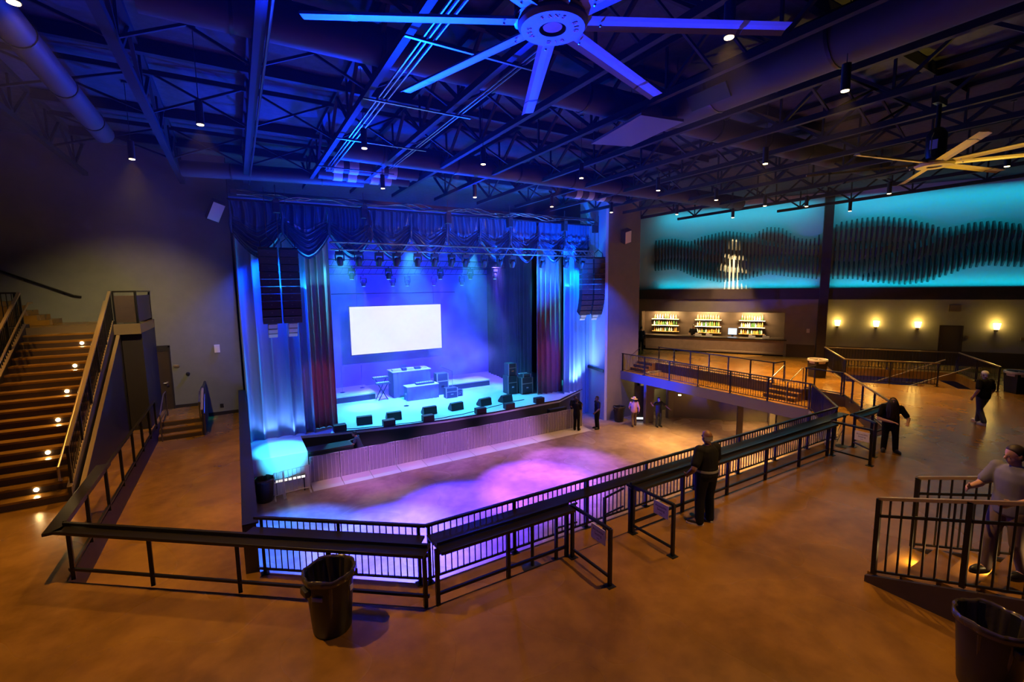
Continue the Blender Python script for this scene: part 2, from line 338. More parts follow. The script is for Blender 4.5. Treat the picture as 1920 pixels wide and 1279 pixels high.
for i, (y, z) in enumerate([(18.6, 9.2), (14.2, 9.2), (10.4, 9.2), (6.2, 9.2)]):
    t = thing('cross_brace', ['thin cross bracing between the trusses nearest the stage', 'cross bracing second from the stage', 'cross bracing third from the stage', 'cross bracing nearest the big ceiling fan'][i], 'bracing', (-4.25, y, z), 'cross bracing between roof trusses', 'structure')
    xs = [-4.25, -1.45, .62, 2.72, 4.6, 6.42, 8.45, 10.7, 12.9, 15.1, 17.3]
    mb = MB()
    for a, b in zip(xs, xs[1:]):
        mb.bar((a, y, 8.8), (b, y, 9.75), .05, .05).bar((a, y, 9.75), (b, y + .06, 8.8), .05, .05)
        mb.bar((a, y, 9.72), (b, y, 9.72), .07, .12)
    mb.obj('brace', TRUSS, t)
for i, y in enumerate([20.4, 17.2, 12.9, 8.6, 5.0]):
    mb = MB().bar((-4.2, y, 9.74), (17.2, y, 9.74), .14, .26)
    struct('beam', mb, TRUSS, ['deck joist nearest the stage', 'second deck joist from the stage', 'third deck joist from the stage', 'fourth deck joist from the stage', 'deck joist above the big fan'][i], 'beam')
def duct(label, a, b, r, bands, spiral=True):
    t = thing('air_duct', label, 'duct', a, 'round air ducts under the roof')
    a, b = V(a), V(b); MB().tube([a, b], r, 20).obj('duct_body', DUCT, t, smooth=40)
    n = max(2, int((b - a).length / 2.4)); d = (b - a).normalized()
    for k in range(n):
        p = a.lerp(b, (k + .5) / n); MB().tube([p - d * .03, p + d * .03], r + .018, 20).obj('duct_collar', STEEL, t, smooth=40)
    for u in bands:  # plain white bands round the duct body
        p = a.lerp(b, u); MB().tube([p - d * .16, p + d * .16], r + .02, 20).obj('white_band', WHITEB, t, smooth=40)
    return t
duct('long round duct crossing below the roof behind the big fan', (-1, 9.55, 9.28), (24, 9.3, 9.28), .36, [])
duct('long round duct crossing the roof nearer the stage', (3.1, 15.6, 8.98), (24, 15.9, 8.98), .36, [])
duct('blue lit round duct beside the top of the grey wall', (-1.3, 20.0, 8.82), (4.6, 19.0, 8.82), .27, [])
duct('duct with white bands between two trusses', (3.0, 17.6, 8.95), (6.3, 17.6, 8.95), .26, [.12, .28, .55, .7])
duct('second duct with white bands nearer the stage', (2.9, 18.7, 8.9), (6.3, 18.7, 8.9), .24, [.2, .35, .6, .74])
duct('short duct with white bands above the right end of the curtain', (13.2, 17.4, 8.9), (16.8, 17.4, 8.9), .26, [.2, .4, .6])
duct('round duct running along the far left side of the roof', (-2.9, -4, 9.05), (-2.9, 17.6, 9.05), .25, [])
t = duct('wide dark duct running overhead on the right', (9.85, -4, 9.05), (9.85, 8.4, 9.05), .5, [])
MB().cbox((9.42, 7.1, 8.78), (.05, 1.0, .34), Matrix.Rotation(R(-38), 3, 'Y')).obj('grille', STEEL, t)
t = thing('acoustic_baffle', 'large flat pale panel hanging under the roof', 'panel', (9.0, 9.0, 8.5))
pc = [(8.25, 7.98), (9.48, 7.8), (9.8, 9.84), (8.66, 10.2)]
MB().prism(pc, 8.46, 8.52).obj('panel_board', PANEL, t)
mb = MB()
for p in ((8.4, 8.1), (9.4, 7.95), (9.65, 9.7), (8.75, 10.0)): mb.tube([(*p, 8.52), (*p, 9.9)], .008, 5)
mb.obj('hanger_wire', STEEL, t)
t = thing('conduit', 'bundle of pale conduits under the truss left of the big fan', 'conduit', (2.9, 6, 8.62), kind='structure')
mb = MB()
for dx in (0, .09, .2): mb.tube([(2.9 + dx, 4, 8.64), (2.9 + dx, 17.2, 8.64)], .022, 6)
mb.obj('pipe', PIPE, t)
MB().tube([(.74, -2, 8.66), (.74, 21.0, 8.66)], .028, 6).obj('pipe', PIPE, t)
mb = MB()
for dx in (0, .09): mb.tube([(4.75 + dx, 4, 8.64), (4.75 + dx, 16, 8.64)], .022, 6)
mb.obj('pipe', PIPE, t)
for y in (7.6, 10.4, 13.4, 16.6):
    MB().bar((2.6, y, 8.6), (5.1, y, 8.6), .05, .03).obj('strut', PIPE, t)
# ------------------------------------------------------------------ big fans
def fan(x, y, z, a0, label, m, lab):
    t = thing('ceiling_fan', label, 'ceiling fan', (x, y, z), 'large ceiling fans')
    MB().lathe([(.0, .05), (.14, .05), (.14, -.02), (.33, -.02), (.36, .02), (.36, .09), (.3, .12), (.2, .14), (.0, .14)], (x, y, z), 32).obj('hub', m, t, smooth=30)
    MB().lathe([(.37, .05), (.4, .06), (.4, .12), (.33, .13)], (x, y, z), 32).obj('hub_ring', STEEL, t, smooth=30)
    MB().lathe([(.0, .0), (.1, .0), (.11, .04), (.08, .2), (.0, .2)], (x, y, z), 20).obj('hub_cap', PIPE, t, smooth=30)
    for k in range(8):
        a = R(a0 + 45 * k); d = V((math.cos(a), math.sin(a), 0)); n = V((-d.y, d.x, 0))
        def prof(r0, r1, w0, w1):
            vs = []
            for r, w in ((r0, w0), (r1, w1)):
                for u, h in ((-.5, 0.045), (-.2, .075), (.2, .06), (.5, .0), (.2, .03), (-.2, .035)):
                    p = V((x, y, z + .02)) + d * r + n * (u * w) + V((0, 0, h)); vs.append(p)
            return MB().add(vs, [tuple(range(5, -1, -1)), tuple(range(6, 12))] + [(i, (i + 1) % 6, (i + 1) % 6 + 6, i + 6) for i in range(6)])
        b = prof(.36, 2.0, .2, .19).obj('blade', m, t)
        prof(2.05, 2.52, .19, .185).obj('blade_tip', m, b)
        prof(1.99, 2.06, .2, .2).obj('blade_clip', STEEL, b)
        q = V((x, y, z + .0)) + d * .5
        MB().ball(q + V((0, 0, .03)), .015, n=6, m=4).obj('bolt', CHROME, b)
    MB().tube([(x, y, z + .15), (x, y, z + 1.35)], .045, 10).obj('down_rod', STEEL, t)
    MB().lathe([(.16, .15), (.19, .3), (.19, .7), (.12, .82), (.05, .86)], (x, y, z), 16).obj('motor', STEEL, t, smooth=35)
    MB().cbox((x - .2, y - .02, z + .45), (.02, .14, .2)).obj('motor_label', WHITEB, t)
    MB().cbox((x, y, z + 1.42), (.5, .12, .14)).obj('mount', STEEL, t)
    mb = MB()
    for s in (-1, 1): mb.tube([(x + s * .1, y, z + .8), (x + s * .26, y, z + .6), (x + s * .27, y, z + .3), (x + s * .2, y, z + .16)], .012, 6)
    mb.obj('safety_cable', CHROME, t)
    if lab:
        for k in range(4):
            for j, ch in enumerate(('BIG', 'ASS', 'FANS', 'BIG')[k]):
                a = R(90 * k + 30 + j * 17)
                text(ch, .075, ORANGE, (x + .24 * math.cos(a), y + .24 * math.sin(a), z - .024), (PI, 0, a + PI / 2), t)
    return t
fan(3.0, 4.15, 7.25, 153.2, 'big eight bladed ceiling fan at the top, lit blue', YELF, True)
fan(14.1, 4.5, 7.25, 168, 'farther eight bladed ceiling fan with blades coloured as lit golden on the right', YELF_LIT, False)
# ------------------------------------------------------------------ pendant lamps
pend = [(-2.0, 8.0), (-2.05, 15.6), (-.38, 11.8), (2.94, 11.87), (6.17, 11.83), (9.68, 11.86), (4.57, 16.2), (8.06, 16.2), (11.93, 16.6), (15.35, 16.6), (6.13, 4.32), (9.6, 4.41), (13.26, 8.03), (17.05, 12.31), (20.3, 12.22), (22.29, 15.09), (18.71, 15.65), (22.03, 8.33), (20.17, 4.72), (22.18, 11.44), (13.4, 12.07), (25.6, 11.2)]
plab = ['bright pendant lamp at the top left corner', 'pendant lamp hanging before the grey green wall', 'black tube pendant lamp left of the truss with the conduit', 'pendant lamp beside the white banded duct', 'pendant lamp below the middle of the big fan', 'pendant lamp below the hanging ceiling panel', 'small pendant lamp above the left part of the curtain', 'small pendant lamp above the middle of the curtain', 'small pendant lamp above the right part of the curtain', 'small pendant lamp above the right end of the curtain', 'bright pendant lamp beside the big fan blade tip', 'bright pendant lamp under the wide dark duct', 'pendant lamp left of the farther fan', 'pendant lamp over the left end of the wave wall', 'pendant lamp directly above the warm streak on the wave', 'tiny pendant lamp nearest the taupe corner wall', 'tiny pendant lamp over the walkway end', 'pendant lamp below the farther fan', 'pendant lamp right of the farther fan hub', 'pendant lamp above the wave column', 'small pendant lamp between the ducts on the right', 'small pendant lamp high before the wave wall']
t0 = thing('pendant_lamp', plab[0], 'pendant lamp', (0, 0, 0), 'pendant lamps under the roof')
MB().lathe([(.075, 0.0), (.075, .45), (.02, .47)], (0, 0, 0), 14).obj('lamp_tube', BLK, t0, smooth=40)
MB().lathe([(.0, -.012), (.062, -.012), (.062, 0.01)], (0, 0, 0), 14).obj('lamp_lens', E_WARM, t0)
MB().tube([(0, 0, .45), (0, 0, 1.85)], .008, 5).obj('cord', BLK, t0)
MB().lathe([(.07, 1.85), (.06, 1.9)], (0, 0, 0), 12).obj('canopy_cap', BLK, t0)
WARM = (1, .51, .10)
for i, (x, y) in enumerate(pend):
    o = t0 if i == 0 else dup(t0, (x, y, 8), plab[i])
    o.location = (x, y, 8)
    lit = PW.get(i, PWD)
    if lit: lamp('SPOT', 'pendant_light', (x, y, 7.97), lit, WARM, (x, y, 0), 84, .55, .05)
# ================================================================== RAILINGS
def lerp(a, b, u): return V(a) + (V(b) - V(a)) * u
def posts(t, a, b, us, h, w=.05, m=None, z0=0, plate=True):
    for u in us:
        p = lerp(a, b, u); mb = MB().bar(p + V((0, 0, z0)), p + V((0, 0, h)), w, w)
        if plate: mb.box(p.x - .07, p.x + .07, p.y - .07, p.y + .07, p.z + z0, p.z + z0 + .012)
        mb.obj('post', m or STEEL, t)
def rail(t, name, a, b, z, w=.05, h=.05, m=None): return MB().bar(V(a) + V((0, 0, z)), V(b) + V((0, 0, z)), w, h).obj(name, m or STEEL, t)
def pickets(t, a, b, z0, z1, gap=.115, r=.009):
    a, b = V(a), V(b); n = int((V((b.x, b.y, 0)) - V((a.x, a.y, 0))).length / gap)
    first = None; out = []
    for k in range(1, n):
        p = a.lerp(b, k / n)
        if first is None:
            o = MB().box(p.x - r, p.x + r, p.y - r, p.y + r, p.z + z0, p.z + z1).obj('baluster', STEEL, t); first = (o, p)
        else: o = inst(first[0], p - first[1], t)
        out.append(o)
    return out
def shelf(t, a, b, z, off, w, th=.05, m=None, ends=(0, 0)):   # flat ledge beside the line a-b
    a, b = V(a), V(b); d = (b - a).normalized(); n = V((-d.y, d.x, 0)); 
    o0 = a + n * off; o1 = b + n * off
    mb = MB()
    q = [o0 - d * ends[0] * 0 , o1, o1 + n * w + d * ends[1], o0 + n * w + d * ends[0]]
    mb.add([p + V((0, 0, z)) for p in q] + [p + V((0, 0, z + th)) for p in q], [(3, 2, 1, 0), (4, 5, 6, 7), (0, 1, 5, 4), (1, 2, 6, 5), (2, 3, 7, 6), (3, 0, 4, 7)])
    return mb.obj('drink_ledge', m or STEELB, t, bevel=.008)
# --- fence along the pit edge, standing on the lower aisle
FA, FB, FC, FD = (.0, 9.12, AISLE), (2.5, 7.2, AISLE), (16.6, 7.22, AISLE), (19.62, 9.5, AISLE)
fences = [('slanted black picket fence at the left end of the pit edge', FA, FB, 1), ('long black picket fence section on the pit edge left of the standing man', FB, (9.6, 7.21, AISLE), 1), ('long black picket fence section on the pit edge behind the standing man', (9.6, 7.21, AISLE), FC, 1), ('slanted black picket fence from the pit edge to the walkway', FC, FD, 0), ('black picket fence along the pit side of the walkway', FD, (19.62, 20.15, AISLE), 0)]
for lab, a, b, sh in fences:
    t = thing('picket_fence', lab, 'railing', a, 'picket fences around the pit')
    L = (V(b) - V(a)).length; n = max(2, round(L / 1.75)); us = [(.04 + .92 * k / n) if L < 4 else (k + .03 * (k == 0) - .03 * (k == n)) / n for k in range(n + 1)]
    rail(t, 'top_rail', a, b, 1.06, .06, .045, STEELB); rail(t, 'bottom_rail', a, b, .09, .035, .03)
    posts(t, a, b, us, 1.05, .05)
    pickets(t, a, b, .09, 1.05)
    if sh:
        shelf(t, a, b, .87, -.34, .30, .045)
# --- drink rail on the edge of the upper tier
NA, NB, NC, ND = (-2.62, 9.68, 0), (2.1, 5.97, 0), (4.6, 5.95, 0), (-2.62, 19.3, 0)
def drink_rail(lab, a, b, us, h=.86, low=.17, ends=(0, 0), sh=True):
    t = thing('drink_rail', lab, 'railing', a, 'drink rails on the edge of the upper tier')
    posts(t, a, b, us, h, .055, plate=False); rail(t, 'foot_rail', a, b, low, .04, .04)
    if sh:
        shelf(t, a, b, h, -.20, .32, .05, ends=ends); rail(t, 'front_rail', a, b, h + .085, .05, .045, STEELB)
        rail(t, 'lower_rail', a, b, h - .06, .04, .05)
    else: rail(t, 'top_rail', a, b, h + .02, .05, .05, STEELB)
    return t
drink_rail('slanted black drink rail behind the near left bin', NA, NB, [.01, .25, .5, .745, .99], ends=(0, 0))
drink_rail('short black drink rail between the corner and the first gate', (2.22, 5.95, 0), NC, [.0, .5, .985])
drink_rail('long black drink rail that the standing man faces', (6.04, 5.93, 0), (13.35, 5.95, 0), [0, .2, .4, .6, .8, .99])
drink_rail('black drink rail beside the person leaning on the gate', (14.63, 5.93, 0), (16.96, 5.95, 0), [.02, .5, .98])
t = drink_rail('plain black guard along the left ramp edge', (-2.62, 9.72, 0), ND, [.13, .28, .43, .58, .72, .86, .99], h=.92, low=.12, sh=False)
mb = MB(); mb.box(-2.84, -2.6, 9.5, 12.8, .86, .91); mb.obj('drink_ledge', STEELB, t, bevel=.008)
t = thing('guard_rail', 'black guard on the slanted tier edge at the right', 'railing', (16.96, 5.95, 0), 'guards on the right tier edge')
a, b = (17.0, 5.98, 0), (20.94, 8.94, 0); posts(t, a, b, [.02, .27, .52, .76, .99], .95); rail(t, 'top_rail', a, b, .95, .055, .05, BRASS); rail(t, 'foot_rail', a, b, .1, .04, .04)
t = thing('guard_rail', 'short black guard by the steps nearest the right gate', 'railing', (20.94, 8.94, 0), 'guards on the right tier edge')
a, b, c = (20.96, 8.98, 0), (20.96, 10.45, 0), (21.8, 10.45, 0)
posts(t, a, b, [.03, .97], .95); posts(t, b, c, [.98], .95); rail(t, 'top_rail', a, b, .95); rail(t, 'top_rail', b, c, .95); rail(t, 'foot_rail', a, b, .1, .04, .04)
t = thing('guard_rail', 'long black guard in front of the bar above the walkway', 'railing', (21.1, 11.9, 0), 'guards on the right tier edge')
a, b, c = (22.0, 11.9, 0), (21.2, 11.9, 0), (21.3, 18.9, 0)
posts(t, a, b, [0.02], .95); posts(t, b, c, [.01, .17, .34, .5, .67, .83, .99], .95); rail(t, 'top_rail', a, b, .95); rail(t, 'top_rail', b, c, .95); rail(t, 'foot_rail', b, c, .1, .04, .04)
# --- gates
def gate(lab, p, q, sign=None, grp='gate frames at the openings'):
    t = thing('gate_frame', lab, 'gate', p, grp)
    posts(t, p, q, [0, 1], .93, .05); rail(t, 'top_rail', p, q, .92, .045, .045); rail(t, 'foot_rail', p, q, .15, .035, .035)
    return t
gate('black gate frame with the large white notice nearest the camera', (4.62, 5.86, 0), (4.63, 4.95, 0))
gate('black gate frame with a white notice left of the standing man', (6.06, 5.88, 0), (6.08, 4.98, 0))
gate('black gate frame with a notice beside the leaning person', (13.42, 5.9, 0), (13.42, 5.03, 0))
gate('black gate frame the person leans on', (14.6, 5.9, 0), (14.2, 5.25, 0))
def notice(lab, x, y, z, k):
    t = thing('notice', lab, 'sign', (x, y, z), 'white notices on the gate frames')
    MB().box(x - .006, x + .006, y - .16, y + .16, z - .12, z + .12).obj('sheet', SIGN, t)
    for j, (w, s) in enumerate((('Accessible', .058), ('Seating', .058), ('Only', .03))):
        text(w, s, INK, (x - .0075, y, z + .05 - .062 * j), (PI / 2, 0, -PI / 2), t, 'lettering', .0005)
notice('white notice on the gate nearest the camera', 4.585, 5.17, .76, 0)
notice('white notice on the gate left of the standing man', 6.025, 5.2, .76, 1)
notice('white notice on the far gate by the leaning person', 13.37, 5.22, .72, 2)
# hand rails that go down the little steps in the openings
def step_rail(lab, x, y0, y1, z0, z1, grp='handrails at the aisle steps'):
    t = thing('handrail', lab, 'handrail', (x, y1, AISLE), grp)
    posts(t, (x, y1, AISLE), (x, y1, AISLE), [0], .98, .05); 
    MB().tube([(x, y0, z0), (x, y1, z1)], .022, 8).obj('upper_pipe', STEEL, t); MB().tube([(x, y0, z0 - .35), (x, y1, z1 - .35)], .018, 8).obj('lower_pipe', STEEL, t)
    return t
step_rail('black handrail on the steps left in the near gate opening', 4.82, 6.0, 6.6, .86, .47)
step_rail('black handrail on the steps right in the near gate opening', 5.92, 6.0, 6.5, .86, .47)
def steps(lab, x0, x1, y0, y1, axis, n=3, z0=AISLE, z1=0, group='short flights of concrete steps'):
    t = thing('steps', lab, 'steps', ((x0 + x1) / 2, (y0 + y1) / 2, z0), group)
    for k in range(n):
        h = z0 + (z1 - z0) * (k + 1) / n - (.002 if k == n - 1 else 0); f = k / n; g = (k + 1) / n
        mb = MB()
        if axis == '+x': mb.box(x0 + (x1 - x0) * f, x1 if k < n - 1 else x1, y0, y1, z0, h) if False else mb.box(x0 + (x1 - x0) * f, x0 + (x1 - x0) * g, y0, y1, z0, h)
        else: mb.box(x0, x1, y0 + (y1 - y0) * f, y0 + (y1 - y0) * g, z0, h)
        mb.obj('step', CONC, t)
        mb = MB()
        if axis == '+x': mb.box(x0 + (x1 - x0) * f - .012, x0 + (x1 - x0) * f, y0 + .01, y1 - .01, z0 + (z1 - z0) * k / n + .01, h - .03)
        else: mb.box(x0 + .01, x1 - .01, y0 + (y1 - y0) * f - .012, y0 + (y1 - y0) * f, z0 + (z1 - z0) * k / n + .01, h - .03)
        mb.obj('riser', DKBROWN, t)
    return t
steps('three concrete steps up to the door at the end of the left aisle', -2.62, -1.38, 19.35, 20.4, '+y')
struct('floor_door_landing', MB().box(-2.64, -1.36, 20.4, 22.2, AISLE, -.002), CONC, 'concrete landing in front of the door', 'floor')
steps('concrete steps from the walkway up to the bar, near the right gate', 20.3, 21.18, 10.5, 11.85, '+x')
steps('concrete steps from the walkway end up to the bar beside the taupe wall', 20.3, 21.18, 18.95, 20.15, '+x')
t = thing('handrail', 'bright metal handrails on the walkway steps near the right gate', 'handrail', (20.7, 11.2, AISLE), 'handrails at the aisle steps')
for y in (10.75, 11.55): MB().tube([(20.15, y, -.45), (20.2, y, .33), (21.3, y, .86), (21.4, y, .86), (21.42, y, .02)], .022, 8).obj('pipe', CHROME, t)
t = thing('handrail', 'thin handrail slanting up the taupe corner wall', 'handrail', (20.7, 20.12, 0), 'handrails at the aisle steps'); MB().tube([(20.3, 20.12, .35), (21.1, 20.12, .82)], .02, 8).obj('pipe', PIPE, t)
# guard panel and rails by the door steps
t = thing('solid_guard', 'solid dark guard panel right of the door steps', 'guard', (-1.33, 20.7, AISLE))
MB().extr([(19.3, AISLE), (22.1, AISLE), (22.1, .95), (20.6, .95), (19.32, .42)], 'x', -1.35, -1.30).obj('panel', DARK, t)
MB().bar((-1.325, 19.32, .42), (-1.325, 20.6, .97), .07, .04).obj('cap', BRASS, t); MB().bar((-1.325, 20.6, .97), (-1.325, 22.1, .97), .07, .04).obj('cap', STEELB, t)
MB().tube([(-1.26, 19.25, -.42), (-1.26, 19.25, .3), (-1.26, 20.3, .8)], .02, 8).obj('side_pipe', PIPE, t)
MB().tube([(-1.43, 19.9, -.0), (-1.43, 19.9, .6), (-1.43, 20.6, .86), (-1.43, 21.6, .86)], .02, 8).obj('side_pipe', PIPE, t)
t = thing('handrail', 'pale handrail left of the door steps', 'handrail', (-2.52, 19.4, AISLE), 'handrails at the aisle steps')
MB().tube([(-2.5, 19.2, -.48), (-2.5, 19.2, .45), (-2.5, 20.4, .92), (-2.5, 21.0, .92), (-2.5, 21.0, 0)], .022, 8).obj('pipe', PIPE, t)
# stanchions
def stanchion(lab, x, y):
    t = thing('stanchion', lab, 'stanchion', (x, y, AISLE), 'belt posts in the aisle')
    MB().lathe([(.0, 0), (.19, 0), (.19, .015), (.06, .05), (.0, .05)], (x, y, AISLE), 24).obj('base', PLAS, t, smooth=30)
    MB().lathe([(.032, .04), (.032, .92), (.045, .93), (.045, 1.0), (.0, 1.01)], (x, y, AISLE), 16).obj('pole', PLAS, t, smooth=40)
    return t
stanchion('black belt post with round base in the aisle behind the drink rail', 4.3, 6.62)
t = stanchion('black belt post with round base by the far gate', 16.0, 6.75)
MB().bar((14.6, 6.3, .35), (16.0, 6.75, .45), .004, .05).bar((14.6, 6.3, .05), (16.0, 6.75, .1), .004, .04).obj('belt', PLAS, t)
# --- railing round the stairwell on the bar level
HA, HB, HC, HD, HE = (24.2, 10.35, 0), (27.85, 12.95, 0), (30.8, 8.2, 0), (26.95, 5.85, 0), (26.2, 7.55, 0)
for lab, a, b in (('dark picket railing on the near side of the stairwell', HA, HE), ('dark picket railing on the left end of the stairwell', HA, HB), ('dark picket railing on the far side of the stairwell', HB, HC), ('dark picket railing on the right end of the stairwell', HC, HD)):
    t = thing('stairwell_railing', lab, 'railing', a, 'railings round the bar stairwell')
    rail(t, 'top_rail', a, b, 1.04, .06, .05, BRASS); rail(t, 'bottom_rail', a, b, .1, .03, .03); posts(t, a, b, [.01, .5, .99], 1.03, .05); pickets(t, a, b, .1, 1.03, .125)
t = thing('stairwell_stairs', 'dark stairs going down inside the stairwell', 'stairs', (27, 9, -1))
for k in range(9):
    u = k / 9; p = lerp((26.6, 6.6, 0), (24.9, 9.6, 0), u); d = V((-.493, .87, 0)); n = V((.8, .57, 0)); h = -.19 * (k + 1)
    q = [p, p + d * .37, p + d * .37 + n * 3.2, p + n * 3.2]
    MB().add([r + V((0, 0, h - .2)) for r in q] + [r + V((0, 0, h)) for r in q], [(3, 2, 1, 0), (4, 5, 6, 7), (0, 1, 5, 4), (1, 2, 6, 5), (2, 3, 7, 6), (3, 0, 4, 7)]).obj('step', CONC, t)
t = thing('handrail', 'metal handrails going down into the stairwell', 'handrail', (26, 9, -1), 'handrails at the aisle steps')
for o in (.2, 2.6):
    p = lerp((26.6, 6.6, 0), (24.9, 9.6, 0), 0) + V((.8, .57, 0)) * o; d = V((-.493, .87, -.5)); MB().tube([p + V((0, 0, .9)), p + V((0, 0, .9)) + d * 2.6], .025, 8).obj('pipe', BRASS, t)
# ================================================================== STAIRS
def flight(t, x0, x1, y0, dy, rise, run, n, z0=0, lights=(), lx=None, le=5):
    for k in range(n):
        ya = y0 + dy * run * k; yb = y0 + dy * run * (k + 1); z = z0 + rise * (k + 1)
        mb = MB(); mb.box(x0, x1, min(ya, yb) - .012, max(ya, yb) + .012, z - .05, z)
        s = mb.obj('step', CONC, t)
        MB().box(x0, x1, ya - .01, ya + .01, z - rise, z - .05).obj('riser', DKBROWN, s)
        if k in lights:
            px = lx if lx is not None else (x0 + x1) / 2; yy = ya - dy * .016
            MB().lathe([(.0, 0), (.045, 0), (.045, .012), (0, .012)], (px, yy, z - rise * .5), 12, M=Matrix.Rotation(R(90), 3, 'X')).obj('step_lamp', E_STEP, s)
            lamp('SPOT', 'step_light', (px, yy - dy * .03, z - rise * .42), le, (1, .62, .22), (px, yy - dy * .5, z - rise * 1.5), 150, .6, .04)
t = thing('staircase', 'wide lit staircase going up on the left', 'stairs', (-4.45, 13.5, 0))
X0, X1, Y0, RI, RU, NS = -5.45, -3.5, 13.5, .187, .317, 19
flight(t, X0, X1, Y0, 1, RI, RU, NS - 1, lights=(1, 4, 7, 10, 13, 16), lx=-4.1)
zt = RI * NS; yt = Y0 + RU * (NS - 1)
MB().box(-10.38, -2.76, yt, 22.19, zt - .3, zt).obj('landing', CONC, t)
MB().box(-10.38, -2.76, yt - .03, yt, zt - .32, zt + .02).obj('landing_edge', BRASS, t)
for s, x, nm in ((1, X1, 'side_panel'), (-1, X0, 'side_panel')):
    MB().extr([(Y0 - .05, 0), (yt + .3, 0), (yt + .3, zt + .12), (yt, zt + .12), (Y0 - .05, .3)], 'x', x, x + s * .06).obj(nm, DARK, t)
    MB().bar((x + s * .03, Y0 - .05, .32), (x + s * .03, yt, zt + .14), .09, .03).obj('side_trim', BRASS, t)
MB().extr([(Y0 + .1, 0), (22.19, 0), (22.19, zt - .3), (yt + .1, zt - .3), (Y0 + .1, -.0 + .02)], 'x', X1 + .12, X1 + .18).obj('enclosure_panel', DARK, t)
MB().bar((X1 + .15, Y0 + .1, .06), (X1 + .15, yt + .1, zt - .28), .09, .03).obj('side_trim', BRASS, t)
MB().box(X1 + .2, -2.77, yt + .15, 22.19, 0, zt - .3).obj('enclosure', DARK, t)
def slope_guard(lab, x, hx):
    t = thing('stair_railing', lab, 'railing', (x, Y0, 0), 'railings of the left staircase')
    a, b = (x, Y0 + .05, .30), (x, yt, zt + .14)
    rail(t, 'top_rail', a, b, .92, .07, .05, BRASS); posts(t, a, b, [.0, .2, .4, .6, .8, 1], .9, .05, plate=False); pickets(t, a, b, 0, .9, .115)
    MB().tube([(hx, Y0 + .02, .50), (hx, Y0 - .08, .52), (hx, Y0 - .1, .82), V(a) + V((hx - x, .2, .72)), V(b) + V((hx - x, 0, .62)), (hx, yt + .3, zt + .76)], .025, 8).obj('hand_pipe', BRASS, t)
    for u in (.1, .3, .5, .7, .9):
        p = lerp(a, b, u); MB().tube([p + V((0, 0, .55)), p + V((hx - x, 0, .6))], .012, 6).obj('bracket', STEEL, t)
slope_guard('sloping picket railing on the right side of the staircase', X1 + .05, X1 - .1)
slope_guard('sloping picket railing on the left side of the staircase', X0 - .05, X0 + .12)
t = thing('landing_railing', 'dark picket railing on the landing left of the stairs', 'railing', (X0 - .1, yt + .05, zt), 'railings on the landing')
a, b = (X0 - .12, yt + .06, zt), (-10.3, yt + .06, zt); rail(t, 'top_rail', a, b, 1.06, .06, .05, STEELB); rail(t, 'bottom_rail', a, b, .08, .03, .03); posts(t, a, b, [.01, .2, .4, .6, .8], 1.05); pickets(t, a, b, .08, 1.05, .11)
t = thing('landing_railing', 'dark railing at the top right corner of the stairs', 'railing', (X1 + .1, yt + .05, zt), 'railings on the landing')
a, b, c = (X1 + .1, yt + .06, zt), (-2.82, yt + .06, zt), (-2.82, 22.1, zt)
for p, q in ((a, b), (b, c)): rail(t, 'top_rail', p, q, 1.06, .06, .05, STEELB); posts(t, p, q, [.02, .98], 1.05); MB().bar(V(p) + V((0, 0, .5)), V(q) + V((0, 0, .5)), .02, .86).obj('infill_panel', DKBROWN, t)
t = thing('upper_steps', 'short upper flight going up left along the grey wall', 'stairs', (-6, 21.5, zt))
for k in range(8): MB().box(-5.35 - .29 * (k + 1), -5.35 - .29 * k + (0 if k else 0), 20.9, 22.19, zt, zt + .16 * (k + 1)).obj('step', CONC, t)
t = thing('wall_handrail', 'handrail fixed to the wall above the upper flight', 'handrail', (-5.3, 22.1, 4.6))
MB().tube([(-4.75, 22.12, 4.45), (-4.95, 22.1, 4.5), (-7.4, 22.1, 5.7)], .03, 8).obj('pipe', STEEL, t)
for u in (.1, .5, .9): p = lerp((-4.95, 22.1, 4.5), (-7.4, 22.1, 5.7), u); MB().tube([p, p + V((0, .1, -.08))], .014, 6).obj('bracket', STEEL, t)
t = thing('exit_sign', 'small red lit exit sign under the landing', 'sign', (-6.0, 20.4, 2.5))
MB().box(-6.16, -5.84, 20.4, 20.44, 2.38, 2.6).obj('housing', PLAS, t); text('EXIT', .15, E_RED, (-6.0, 20.39, 2.49), (PI / 2, 0, 0), t)
# near right stairs
t = thing('staircase', 'low lit steps behind the railing at the right edge', 'stairs', (8.8, 2.0, 0))
flight(t, 8.12, 9.45, 2.95, -1, .15, .40, 8, lights=(1, 3, 5), lx=8.95, le=26)
MB().extr([(2.97, 0), (2.97, .1), (-.25, 1.24), (-.25, 0)], 'x', 8.05, 8.11).obj('side_panel', DKBROWN, t)
MB().extr([(2.97, 0), (2.97, .1), (-.25, 1.24), (-.25, 0)], 'x', 9.46, 9.52).obj('side_panel', DKBROWN, t)
for lab, x in (('picket railing nearest the camera at the right edge', 8.08), ('picket railing behind the lit steps at the right edge', 9.49)):
    t = thing('stair_railing', lab, 'railing', (x, 2.9, 0), 'railings of the right steps')
    a, b = (x, 2.87, .17), (x, -.2, 1.28)
    rail(t, 'top_rail', a, b, 1.2, .06, .045, BRASS); rail(t, 'mid_rail', a, b, .93, .03, .04); rail(t, 'bottom_rail', a, b, .04, .03, .03)
    posts(t, a, b, [0, .32, .65, .98], 1.2, .06, plate=False); pickets(t, a, b, .04, 1.2, .135, .011)
